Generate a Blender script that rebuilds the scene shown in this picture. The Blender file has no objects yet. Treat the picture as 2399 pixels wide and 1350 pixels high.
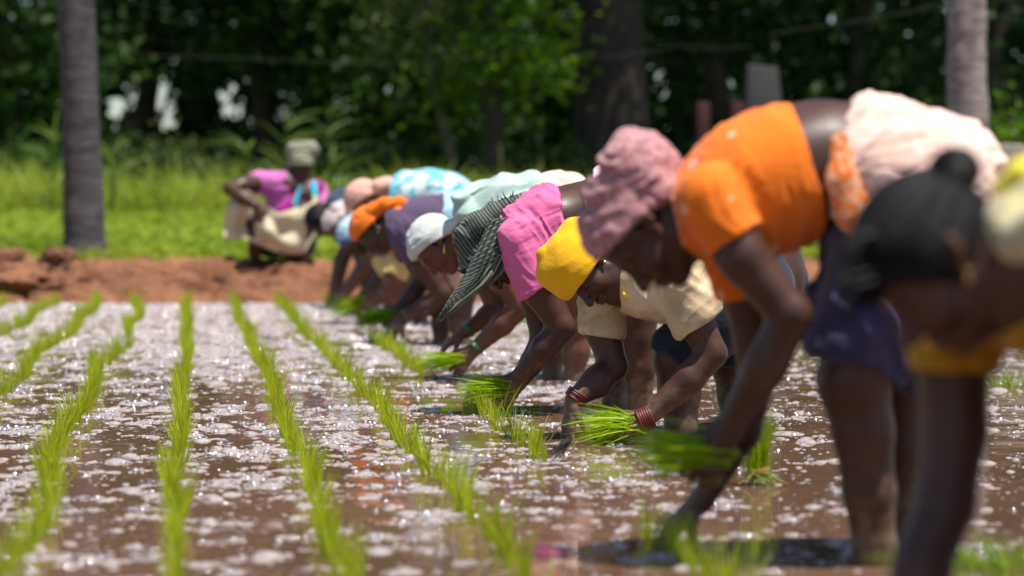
import bpy, math, random
import numpy as np
from mathutils import Vector, Matrix

random.seed(7)
RNG = np.random.default_rng(11)
SC = bpy.context.scene
COL = SC.collection
W_PX, H_PX = 2399.0, 1350.0
CX, CY = 1199.5, 675.0
F = 6000.0                       # focal length in photograph pixels
CAM_H = 0.72
PITCH = math.atan(185.0 / F)     # the camera looks down a little
CP, SP = math.cos(PITCH), math.sin(PITCH)

# ------------------------------------------------------------------ frames
def cam2world(p):
    """camera aligned (right, forward, up) metres -> world metres"""
    p = np.asarray(p, dtype=np.float64)
    x, y, z = p[..., 0], p[..., 1], p[..., 2]
    return np.stack([x, y * CP + z * SP, -y * SP + z * CP + CAM_H], axis=-1)

def at(px, py, d):
    """a point at forward distance d seen at photo pixel (px, py), in world metres"""
    return cam2world(np.array([(px - CX) * d / F, d, -(py - CY) * d / F]))

def ground(px, py, z=0.0):
    """where the sight line of a pixel meets the level z"""
    r = cam2world(np.array([(px - CX) / F, 1.0, -(py - CY) / F])) - np.array([0, 0, CAM_H])
    t = (z - CAM_H) / r[2]
    return np.array([r[0] * t, r[1] * t, z])

# ------------------------------------------------------------------ noise
def _hash(ix, iy, iz):
    n = (ix.astype(np.int64) * 374761393 + iy.astype(np.int64) * 668265263 + iz.astype(np.int64) * 2147483647 + 1013904223) & 0xffffffff
    n = ((n ^ (n >> 13)) * 1274126177) & 0xffffffff
    n = n ^ (n >> 16)
    return (n & 0xffff).astype(np.float64) / 65535.0 * 2 - 1

def vnoise(p, scale=1.0, seed=0.0):
    p = np.asarray(p, dtype=np.float64) * scale + seed * 17.31
    i = np.floor(p); f = p - i; f = f * f * (3 - 2 * f)
    i = i.astype(np.int64)
    out = 0
    for dx in (0, 1):
        wx = f[..., 0] if dx else 1 - f[..., 0]
        for dy in (0, 1):
            wy = f[..., 1] if dy else 1 - f[..., 1]
            for dz in (0, 1):
                wz = f[..., 2] if dz else 1 - f[..., 2]
                out = out + wx * wy * wz * _hash(i[..., 0] + dx, i[..., 1] + dy, i[..., 2] + dz)
    return out

def fbm(p, scale=1.0, seed=0.0, octv=4):
    a, s, t = 1.0, scale, 0
    for o in range(octv):
        t = t + a * vnoise(p, s, seed + o * 3.7); a *= 0.5; s *= 2.03
    return t

def unit(v):
    v = np.asarray(v, dtype=np.float64)
    return v / (np.linalg.norm(v) + 1e-12)

# ------------------------------------------------------------------ objects
def set_props(o, label=None, cat=None, group=None, kind=None):
    if label: o['label'] = label
    if cat: o['category'] = cat
    if group: o['group'] = group
    if kind: o['kind'] = kind
    return o

def empty(name, loc, label, cat, group=None):
    o = bpy.data.objects.new(name, None)
    o.empty_display_size = 0.1
    o.location = loc
    COL.objects.link(o)
    return set_props(o, label, cat, group)

def mesh_np(name, V, faces, mat=None, parent=None, smooth=True, origin=None, attrs=None):
    """faces: (n,k) int array, all of one size, or a list of such arrays"""
    V = np.asarray(V, dtype=np.float64)
    if origin is not None: V = V - np.asarray(origin)
    me = bpy.data.meshes.new(name)
    if not isinstance(faces, list): faces = [faces]
    faces = [np.asarray(f, dtype=np.int32) for f in faces if len(f)]
    me.vertices.add(len(V)); me.vertices.foreach_set('co', V.astype(np.float32).ravel())
    loops = np.concatenate([f.ravel() for f in faces])
    tot = np.concatenate([np.full(len(f), f.shape[1], dtype=np.int32) for f in faces])
    start = np.concatenate([[0], np.cumsum(tot)[:-1]]).astype(np.int32)
    me.loops.add(len(loops)); me.loops.foreach_set('vertex_index', loops)
    me.polygons.add(len(tot)); me.polygons.foreach_set('loop_start', start)
    try: me.polygons.foreach_set('loop_total', tot)
    except Exception: pass
    if attrs:
        for k, a in attrs.items():
            at_ = me.attributes.new(k, 'FLOAT', 'POINT')
            at_.data.foreach_set('value', np.asarray(a, dtype=np.float32))
    me.update(calc_edges=True)
    me.validate()
    if smooth: me.polygons.foreach_set('use_smooth', np.ones(len(me.polygons), dtype=bool))
    if mat: me.materials.append(mat)
    o = bpy.data.objects.new(name, me)
    COL.objects.link(o)
    if parent is not None: o.parent = parent
    elif origin is not None: o.location = origin
    return o

# ------------------------------------------------------------------ implicit surfaces
def cone(a, b, ra, rb, k=0.02, zs=1.0, op='u'):
    a = np.asarray(a, float); b = np.asarray(b, float)
    return dict(t='c', a=a, b=b, ra=ra, rb=rb, k=k, zs=zs, op=op)

def ell(c, r, B=None, k=0.02, op='u'):
    return dict(t='e', c=np.asarray(c, float), r=np.asarray(r, float), B=np.eye(3) if B is None else np.asarray(B, float), k=k, op=op)

def grow(prims, g):
    out = []
    for p in prims:
        q = dict(p)
        if p['op'] != 'u': continue
        if p['t'] == 'c': q['ra'] = p['ra'] + g; q['rb'] = p['rb'] + g
        else: q['r'] = p['r'] + g
        out.append(q)
    return out

def pbox(p):
    if p['t'] == 'c':
        e = np.array([1.0, max(p['zs'], 1.0), 1.0])
        lo = np.minimum(p['a'] - p['ra'] * e, p['b'] - p['rb'] * e)
        hi = np.maximum(p['a'] + p['ra'] * e, p['b'] + p['rb'] * e)
        if p['zs'] > 1:
            m = abs(p['a'][1] - p['b'][1]) * p['zs']; lo[1] -= m * .5; hi[1] += m * .5
        return lo, hi
    ext = np.sqrt(((p['B'] * p['r'][:, None]) ** 2).sum(axis=0))
    return p['c'] - ext, p['c'] + ext

def pdist(p, X, Y, Z):
    if p['t'] == 'c':
        a, b, zs = p['a'], p['b'], p['zs']
        y0 = (a[1] + b[1]) / 2
        ay, by = (a[1] - y0) / zs, (b[1] - y0) / zs
        Yq = (Y - y0) / zs
        bx, bz = b[0] - a[0], b[2] - a[2]; byd = by - ay
        L = bx * bx + bz * bz + byd * byd + 1e-12
        t = ((X - a[0]) * bx + (Yq - ay) * byd + (Z - a[2]) * bz) / L
        t = np.clip(t, 0, 1)
        dx = X - a[0] - t * bx; dy = Yq - ay - t * byd; dz = Z - a[2] - t * bz
        return np.sqrt(dx * dx + dy * dy + dz * dz) - (p['ra'] + t * (p['rb'] - p['ra']))
    c, r, B = p['c'], p['r'], p['B']
    x, y, z = X - c[0], Y - c[1], Z - c[2]
    k0 = 0; k1 = 0
    for i in range(3):
        q = (x * B[i, 0] + y * B[i, 1] + z * B[i, 2]) / r[i]
        k0 = k0 + q * q; k1 = k1 + (q / r[i]) ** 2
    k0 = np.sqrt(k0); k1 = np.sqrt(k1)
    return k0 * (k0 - 1) / (k1 + 1e-9)

_CORN = [(i, j, k) for i in (0, 1) for j in (0, 1) for k in (0, 1)]

def surface(prims, h, cuts=(), extra=None):
    """prims -> (verts, quads); cuts: list of (point, normal) keeping the side the normal points away from"""
    los, his = zip(*[pbox(p) for p in prims if p['op'] == 'u'])
    lo = np.min(los, axis=0) - 4 * h; hi = np.max(his, axis=0) + 4 * h
    n = np.ceil((hi - lo) / h).astype(int) + 1
    ax = [(lo[i] + np.arange(n[i]) * h).astype(np.float32) for i in range(3)]
    Fd = np.full(n, 9.0, dtype=np.float32)
    for p in prims:
        l, u = pbox(p); m = p['k'] * 1.2 + 3 * h
        i0 = np.clip(np.floor((l - m - lo) / h).astype(int), 0, n - 1); i1 = np.clip(np.ceil((u + m - lo) / h).astype(int) + 1, 1, n)
        if np.any(i1 <= i0): continue
        sl = tuple(slice(i0[i], i1[i]) for i in range(3))
        X = ax[0][sl[0]][:, None, None]; Y = ax[1][sl[1]][None, :, None]; Z = ax[2][sl[2]][None, None, :]
        d = pdist(p, X, Y, Z)
        for c in p.get('clip', ()):
            d = np.maximum(d, (X - c[0][0]) * c[1][0] + (Y - c[0][1]) * c[1][1] + (Z - c[0][2]) * c[1][2]
                           + c[2] * np.sin(X * c[3] + 1.3) + c[2] * 0.6 * np.sin(Y * c[3] * 1.37 + X * c[3] * 0.7))
        d = d.astype(np.float32)
        f = Fd[sl]; k = p['k']
        if p['op'] == 'u':
            q = np.maximum(k - np.abs(f - d), 0) / k
            Fd[sl] = np.minimum(f, d) - q * q * k * 0.25
        else:
            d = -d
            q = np.maximum(k - np.abs(f - d), 0) / k
            Fd[sl] = np.maximum(f, d) + q * q * k * 0.25
    X = ax[0][:, None, None]; Y = ax[1][None, :, None]; Z = ax[2][None, None, :]
    for c in cuts:
        pt, nr = c[0], unit(c[1])
        Fd = np.maximum(Fd, ((X - pt[0]) * nr[0] + (Y - pt[1]) * nr[1] + (Z - pt[2]) * nr[2]).astype(np.float32))
    if extra is not None: Fd = extra(Fd, X, Y, Z)
    S = Fd < 0
    cell = np.zeros(n - 1, dtype=np.int8)
    for i, j, k in _CORN:
        cell += S[i:n[0] - 1 + i, j:n[1] - 1 + j, k:n[2] - 1 + k]
    idx = np.argwhere((cell > 0) & (cell < 8))
    if len(idx) == 0: return np.zeros((0, 3)), np.zeros((0, 4), int)
    ids = np.full(n - 1, -1, dtype=np.int32); ids[idx[:, 0], idx[:, 1], idx[:, 2]] = np.arange(len(idx))
    cv = np.stack([Fd[idx[:, 0] + i, idx[:, 1] + j, idx[:, 2] + k] for i, j, k in _CORN], axis=1)
    acc = np.zeros((len(idx), 3)); cnt = np.zeros(len(idx))
    for a in range(8):
        for b in range(a + 1, 8):
            ca, cb = np.array(_CORN[a]), np.array(_CORN[b])
            if np.abs(ca - cb).sum() != 1: continue
            va, vb = cv[:, a], cv[:, b]
            m = (va < 0) != (vb < 0)
            t = np.where(m, va / np.where(m, va - vb, 1), 0)
            acc[m] += (ca + t[:, None] * (cb - ca))[m]; cnt[m] += 1
    V = lo + (idx + acc / np.maximum(cnt, 1)[:, None]) * h
    quads = []
    for axis in range(3):
        sA = [slice(0, n[i] - 1) if i == axis else slice(1, n[i] - 1) for i in range(3)]
        sB = [slice(1, n[i]) if i == axis else slice(1, n[i] - 1) for i in range(3)]
        A, B = S[tuple(sA)], S[tuple(sB)]
        e = np.argwhere(A != B)
        if not len(e): continue
        o1, o2 = [(1, 2), (2, 0), (0, 1)][axis]
        base = e.copy()
        for i in range(3):
            if i != axis: base[:, i] += 1
        def cid(d1, d2):
            q = base.copy(); q[:, o1] += d1; q[:, o2] += d2
            return ids[q[:, 0], q[:, 1], q[:, 2]]
        q = np.stack([cid(-1, -1), cid(0, -1), cid(0, 0), cid(-1, 0)], axis=1)
        inside = A[e[:, 0], e[:, 1], e[:, 2]]
        q[~inside] = q[~inside][:, ::-1]
        quads.append(q)
    Q = np.concatenate(quads); Q = Q[(Q >= 0).all(axis=1)]
    return V, Q

def vnormals(V, Q):
    n = np.cross(V[Q[:, 2]] - V[Q[:, 0]], V[Q[:, 3]] - V[Q[:, 1]])
    N = np.zeros_like(V)
    for i in range(4): np.add.at(N, Q[:, i], n)
    return N / (np.linalg.norm(N, axis=1)[:, None] + 1e-12)

def relax(V, Q, it=1, w=0.5):
    for _ in range(it):
        A = np.zeros_like(V); c = np.zeros(len(V))
        for i in range(4):
            for j in (1, 3):
                np.add.at(A, Q[:, i], V[Q[:, (i + j) % 4]]); np.add.at(c, Q[:, i], 1)
        V = V * (1 - w) + w * A / np.maximum(c, 1)[:, None]
    return V
# ------------------------------------------------------------------ materials
class NT:
    def __init__(s, name):
        s.m = bpy.data.materials.new(name); s.m.use_nodes = True
        s.t = s.m.node_tree; s.t.nodes.clear()
        s.out = s.n('ShaderNodeOutputMaterial')
    def n(s, typ, **kw):
        x = s.t.nodes.new(typ)
        for k, v in kw.items():
            if k.startswith('i_'):
                key = k[2:]
                key = int(key) if key.isdigit() else key.replace('_', ' ')
                if hasattr(v, 'bl_idname') or isinstance(v, bpy.types.NodeSocket): s.t.links.new(v, x.inputs[key])
                else: x.inputs[key].default_value = v
            else: setattr(x, k, v)
        return x
    def l(s, a, b): s.t.links.new(a, b)
    def noise(s, vec, scale, detail=3, rough=0.55, dist=0.0):
        x = s.n('ShaderNodeTexNoise'); x.inputs['Scale'].default_value = scale; x.inputs['Detail'].default_value = detail
        x.inputs['Roughness'].default_value = rough; x.inputs['Distortion'].default_value = dist
        if vec is not None: s.l(vec, x.inputs['Vector'])
        return x
    def ramp(s, fac, stops, interp='LINEAR'):
        x = s.n('ShaderNodeValToRGB'); x.color_ramp.interpolation = interp
        e = x.color_ramp.elements
        while len(e) < len(stops): e.new(0.5)
        for i, (p, c) in enumerate(stops):
            e[i].position = p; e[i].color = (c[0], c[1], c[2], 1) if hasattr(c, '__len__') else (c, c, c, 1)
        s.l(fac, x.inputs[0]); return x
    def mix(s, fac, a, b, blend='MIX'):
        x = s.n('ShaderNodeMix'); x.data_type = 'RGBA'; x.blend_type = blend
        for key, v in ((0, fac), (6, a), (7, b)):
            if isinstance(v, bpy.types.NodeSocket): s.l(v, x.inputs[key])
            elif key == 0: x.inputs[0].default_value = v
            else: x.inputs[key].default_value = (v[0], v[1], v[2], 1)
        return x.outputs[2]
    def math(s, op, a, b=None):
        x = s.n('ShaderNodeMath'); x.operation = op
        for i, v in enumerate((a, b)):
            if v is None: continue
            if isinstance(v, bpy.types.NodeSocket): s.l(v, x.inputs[i])
            else: x.inputs[i].default_value = v
        return x.outputs[0]

def obj_coord(t):
    return t.n('ShaderNodeTexCoord').outputs['Object']

def principled(t, base, rough=0.6, spec=0.5, normal=None, sheen=0.0, **kw):
    b = t.n('ShaderNodeBsdfPrincipled')
    if isinstance(base, bpy.types.NodeSocket): t.l(base, b.inputs['Base Color'])
    else: b.inputs['Base Color'].default_value = (*base, 1)
    if isinstance(rough, bpy.types.NodeSocket): t.l(rough, b.inputs['Roughness'])
    else: b.inputs['Roughness'].default_value = rough
    b.inputs['Specular IOR Level'].default_value = spec
    if sheen: b.inputs['Sheen Weight'].default_value = sheen
    if normal is not None: t.l(normal, b.inputs['Normal'])
    for k, v in kw.items(): b.inputs[k.replace('_', ' ')].default_value = v
    return b

def bump(t, h, strength=0.3, dist=0.01):
    x = t.n('ShaderNodeBump'); x.inputs['Strength'].default_value = strength; x.inputs['Distance'].default_value = dist
    t.l(h, x.inputs['Height']); return x.outputs[0]

def skin_mat(name, c=(0.050, 0.026, 0.018), mud=False):
    t = NT(name); oc = obj_coord(t)
    n1 = t.noise(oc, 9, 4); n2 = t.noise(oc, 140, 2)
    col = t.ramp(n1.outputs[0], [(0.3, [x * 0.78 for x in c]), (0.7, [x * 1.25 for x in c])]).outputs[0]
    a = t.n('ShaderNodeAttribute', attribute_name='dark')
    col = t.mix(a.outputs['Fac'], col, (0.006, 0.004, 0.004))
    a2 = t.n('ShaderNodeAttribute', attribute_name='pale')
    col = t.mix(a2.outputs['Fac'], col, (c[0] * 2.6, c[1] * 2.5, c[2] * 2.3))
    a3 = t.n('ShaderNodeAttribute', attribute_name='mud')
    nm = t.noise(oc, 26, 5, 0.7)
    wet = t.ramp(t.math('MULTIPLY', a3.outputs['Fac'], nm.outputs[0]), [(0.28, 0.0), (0.5, 0.85)]).outputs[0]
    col = t.mix(wet, col, (0.20, 0.125, 0.085))
    p = principled(t, col, 0.40, 0.36, bump(t, n2.outputs[0], 0.12, 0.004))
    r = t.ramp(n1.outputs[0], [(0.3, 0.36), (0.7, 0.52)]); t.l(r.outputs[0], p.inputs['Roughness'])
    t.l(p.outputs[0], t.out.inputs[0]); return t.m

def hair_mat(name='black_hair'):
    t = NT(name); oc = obj_coord(t)
    m = t.n('ShaderNodeMapping'); t.l(oc, m.inputs[0]); m.inputs['Scale'].default_value = (40, 40, 300)
    n = t.noise(m.outputs[0], 1.0, 3)
    col = t.ramp(n.outputs[0], [(0.3, (0.002, 0.002, 0.0025)), (0.75, (0.009, 0.008, 0.009))]).outputs[0]
    p = principled(t, col, 0.44, 0.22, bump(t, n.outputs[0], 0.8, 0.006))
    t.l(p.outputs[0], t.out.inputs[0]); return t.m

def cloth_mat(name, c, pattern=None, c2=None, scale=20.0, rough=0.85, thin=0.0, dirt=0.12, rot=(0, 0, 0), weave=0.25):
    """woven cotton: slight fading and soiling, fine weave, optional printed pattern"""
    t = NT(name); oc = obj_coord(t)
    n1 = t.noise(oc, 7, 5, 0.6)
    col = t.ramp(n1.outputs[0], [(0.32, [x * (1 - dirt * 1.6) for x in c]), (0.68, [min(1, x * (1 + dirt)) for x in c])]).outputs[0]
    if pattern == 'dots':
        v = t.n('ShaderNodeTexVoronoi'); v.inputs['Scale'].default_value = scale; v.inputs['Randomness'].default_value = 0.55
        t.l(oc, v.inputs['Vector'])
        f = t.ramp(v.outputs['Distance'], [(0.13, .85), (0.19, 0.0)]).outputs[0]
        col = t.mix(f, col, c2)
    elif pattern == 'fine':
        n2 = t.noise(oc, scale, 2, 0.6)
        f = t.ramp(n2.outputs[0], [(0.50, 0.0), (0.58, 1.0)]).outputs[0]
        col = t.mix(f, col, c2)
    elif pattern == 'blotch':
        n2 = t.noise(oc, scale, 2, 0.45, 0.6)
        f = t.ramp(n2.outputs[0], [(0.47, 0.0), (0.53, 1.0)]).outputs[0]
        col = t.mix(f, col, c2)
    elif pattern == 'stripes':
        nv = t.noise(oc, 5.5, 2, .5); va = t.n('ShaderNodeVectorMath'); va.operation = 'MULTIPLY_ADD'; va.inputs[1].default_value = (.07, .07, .07)
        t.l(nv.outputs['Color'], va.inputs[0]); t.l(oc, va.inputs[2])
        m = t.n('ShaderNodeMapping'); t.l(va.outputs[0], m.inputs[0]); m.inputs['Rotation'].default_value = rot
        w = t.n('ShaderNodeTexWave'); w.wave_type = 'BANDS'; w.bands_direction = 'X'
        w.inputs['Scale'].default_value = scale; w.inputs['Distortion'].default_value = 1.6; w.inputs['Detail'].default_value = 1.0
        w.inputs['Detail Scale'].default_value = 0.6
        t.l(m.outputs[0], w.inputs['Vector'])
        f = t.ramp(w.outputs['Fac'], [(0.84, 0.0), (0.93, 1.0)]).outputs[0]
        col = t.mix(f, col, c2)
    n3 = t.noise(oc, 420, 2); n4 = t.noise(oc, 34, 4, 0.6, 0.8)
    b1 = bump(t, n4.outputs[0], 0.20, 0.012)
    bn = t.n('ShaderNodeBump'); bn.inputs['Strength'].default_value = weave; bn.inputs['Distance'].default_value = 0.003
    t.l(n3.outputs[0], bn.inputs['Height']); t.l(b1, bn.inputs['Normal'])
    p = principled(t, col, rough, 0.25, bn.outputs[0], 0.15)
    if thin:
        tr = t.n('ShaderNodeBsdfTranslucent'); t.l(col, tr.inputs[0])
        mx = t.n('ShaderNodeMixShader'); mx.inputs[0].default_value = thin
        t.l(p.outputs[0], mx.inputs[1]); t.l(tr.outputs[0], mx.inputs[2]); t.l(mx.outputs[0], t.out.inputs[0])
    else: t.l(p.outputs[0], t.out.inputs[0])
    return t.m

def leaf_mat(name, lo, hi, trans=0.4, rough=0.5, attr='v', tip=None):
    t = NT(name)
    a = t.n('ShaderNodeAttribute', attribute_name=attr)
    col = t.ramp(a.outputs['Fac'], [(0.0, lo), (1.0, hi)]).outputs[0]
    if tip:
        a2 = t.n('ShaderNodeAttribute', attribute_name='u')
        f = t.ramp(a2.outputs['Fac'], [(0.0, 1.0), (0.3, 0.0)]).outputs[0]
        col = t.mix(f, col, tip)
    p = principled(t, col, rough, 0.2)
    tr = t.n('ShaderNodeBsdfTranslucent'); t.l(t.mix(0.35, col, (hi[0] * 1.3, hi[1] * 1.2, hi[2] * 0.4)), tr.inputs[0])
    mx = t.n('ShaderNodeMixShader'); mx.inputs[0].default_value = trans
    t.l(p.outputs[0], mx.inputs[1]); t.l(tr.outputs[0], mx.inputs[2]); t.l(mx.outputs[0], t.out.inputs[0])
    return t.m

def bark_mat(name, c, scale=(3, 3, 1.2), rings=False):
    t = NT(name); oc = obj_coord(t)
    m = t.n('ShaderNodeMapping'); t.l(oc, m.inputs[0]); m.inputs['Scale'].default_value = scale
    n = t.noise(m.outputs[0], 4, 6, 0.65, 0.4); n2 = t.noise(oc, 1.2, 3)
    n3 = t.noise(m.outputs[0], 14, 3, 0.7)
    col = t.ramp(n.outputs[0], [(0.34, [x * 0.40 for x in c]), (0.5, c), (0.68, [min(1, x * 1.45) for x in c])]).outputs[0]
    col = t.mix(t.ramp(n2.outputs[0], [(0.4, 0.0), (0.7, 0.5)]).outputs[0], col, [c[0] * 1.15, c[1] * 1.0, c[2] * 0.85])
    col = t.mix(t.ramp(n3.outputs[0], [(0.62, 0.0), (0.72, 0.55)]).outputs[0], col, [x * 0.25 for x in c])
    n4 = t.noise(oc, 3.1, 5, .7, .5)
    col = t.mix(t.ramp(n4.outputs[0], [(.46, 0.0), (.62, .65)]).outputs[0], col, [x * .5 for x in c])
    n5 = t.noise(oc, 9, 3, .6)
    col = t.mix(t.ramp(n5.outputs[0], [(.60, 0.0), (.68, .5)]).outputs[0], col, [min(1, x * 1.7) for x in c])
    p = principled(t, col, 0.9, 0.2, bump(t, n.outputs[0], 0.8, 0.03))
    t.l(p.outputs[0], t.out.inputs[0]); return t.m

def soil_mat(name, c=(0.30, 0.135, 0.070)):
    t = NT(name); oc = t.n('ShaderNodeNewGeometry').outputs['Position']
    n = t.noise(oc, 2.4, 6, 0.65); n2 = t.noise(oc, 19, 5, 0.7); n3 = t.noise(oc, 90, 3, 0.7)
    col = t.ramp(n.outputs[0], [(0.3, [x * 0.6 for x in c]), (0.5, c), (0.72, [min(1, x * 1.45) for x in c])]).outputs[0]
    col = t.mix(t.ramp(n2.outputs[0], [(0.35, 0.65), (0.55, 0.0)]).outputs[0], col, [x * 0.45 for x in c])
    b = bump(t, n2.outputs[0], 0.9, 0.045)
    bn = t.n('ShaderNodeBump'); bn.inputs['Strength'].default_value = 0.6; bn.inputs['Distance'].default_value = 0.012
    t.l(n3.outputs[0], bn.inputs['Height']); t.l(b, bn.inputs['Normal'])
    p = principled(t, col, 0.95, 0.15, bn.outputs[0]); t.l(p.outputs[0], t.out.inputs[0]); return t.m

def plain_mat(name, c, rough=0.6, metal=0.0, spec=0.5, var=0.15):
    t = NT(name); oc = obj_coord(t); n = t.noise(oc, 30, 4)
    col = t.ramp(n.outputs[0], [(0.3, [x * (1 - var) for x in c]), (0.7, [min(1, x * (1 + var)) for x in c])]).outputs[0]
    p = principled(t, col, rough, spec, bump(t, n.outputs[0], 0.2, 0.004)); p.inputs['Metallic'].default_value = metal
    t.l(p.outputs[0], t.out.inputs[0]); return t.m
# ------------------------------------------------------------------ people
def head_prims(c, up, fwd, sc=1.0):
    """a face: x forward, y left, z up in the head's own frame"""
    f = unit(fwd); u = unit(np.asarray(up, float) - f * np.dot(unit(up), f) * 1.0); u = unit(u - f * np.dot(u, f)); l = np.cross(u, f)
    B = np.stack([f, l, u])
    P = lambda x, y, z: c + (f * x + l * y + u * z) * sc
    E = lambda x, y, z, r, k=0.012, op='u', B_=None: ell(P(x, y, z), np.array(r) * sc, B if B_ is None else B_, k * sc, op)
    Cn = lambda a, b, ra, rb, k=0.008: cone(P(*a), P(*b), ra * sc, rb * sc, k * sc)
    pr = [E(-0.014, 0, 0.030, (.099, .076, .088)), E(.030, 0, -.030, (.060, .060, .088), .03)]
    for s in (-1, 1):
        pr.append(Cn((-.005, s * .046, -.055), (.058, s * .016, -.098), .024, .019, .02))
        pr.append(E(.052, s * .040, -.034, (.028, .024, .026), .02))
        pr.append(Cn((.080, s * .012, .020), (.064, s * .048, .016), .010, .010, .012))
    pr += [Cn((.070, 0, -.096), (.066, 0, -.090), .019, .02, .012),
           Cn((.086, 0, .004), (.110, 0, -.034), .0075, .0125, .010)]
    for s in (-1, 1): pr.append(E(.096, s * .014, -.038, (.012, .009, .009), .006))
    pr += [E(.088, 0, -.060, (.014, .024, .0085), .006), E(.086, 0, -.074, (.013, .021, .009), .005)]
    for s in (-1, 1):
        pr.append(E(.094, s * .032, .000, (.016, .018, .012), .012, 's'))
    for s in (-1, 1):
        pr.append(E(.071, s * .031, -.002, (.0125, .0150, .0115), .004))
    ears = []
    for s in (-1, 1):
        ears.append(Cn((-.012, s * .074, .024), (-.004, s * .076, -.022), .013, .009, .01))
        ears.append(Cn((-.022, s * .082, .022), (-.018, s * .083, -.004), .011, .009, .008))
        ears.append(E(.000, s * .088, .004, (.010, .010, .017), .006, 's'))
    return pr + ears, dict(P=P, f=f, u=u, l=l, c=c, sc=sc, B=B)

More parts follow.
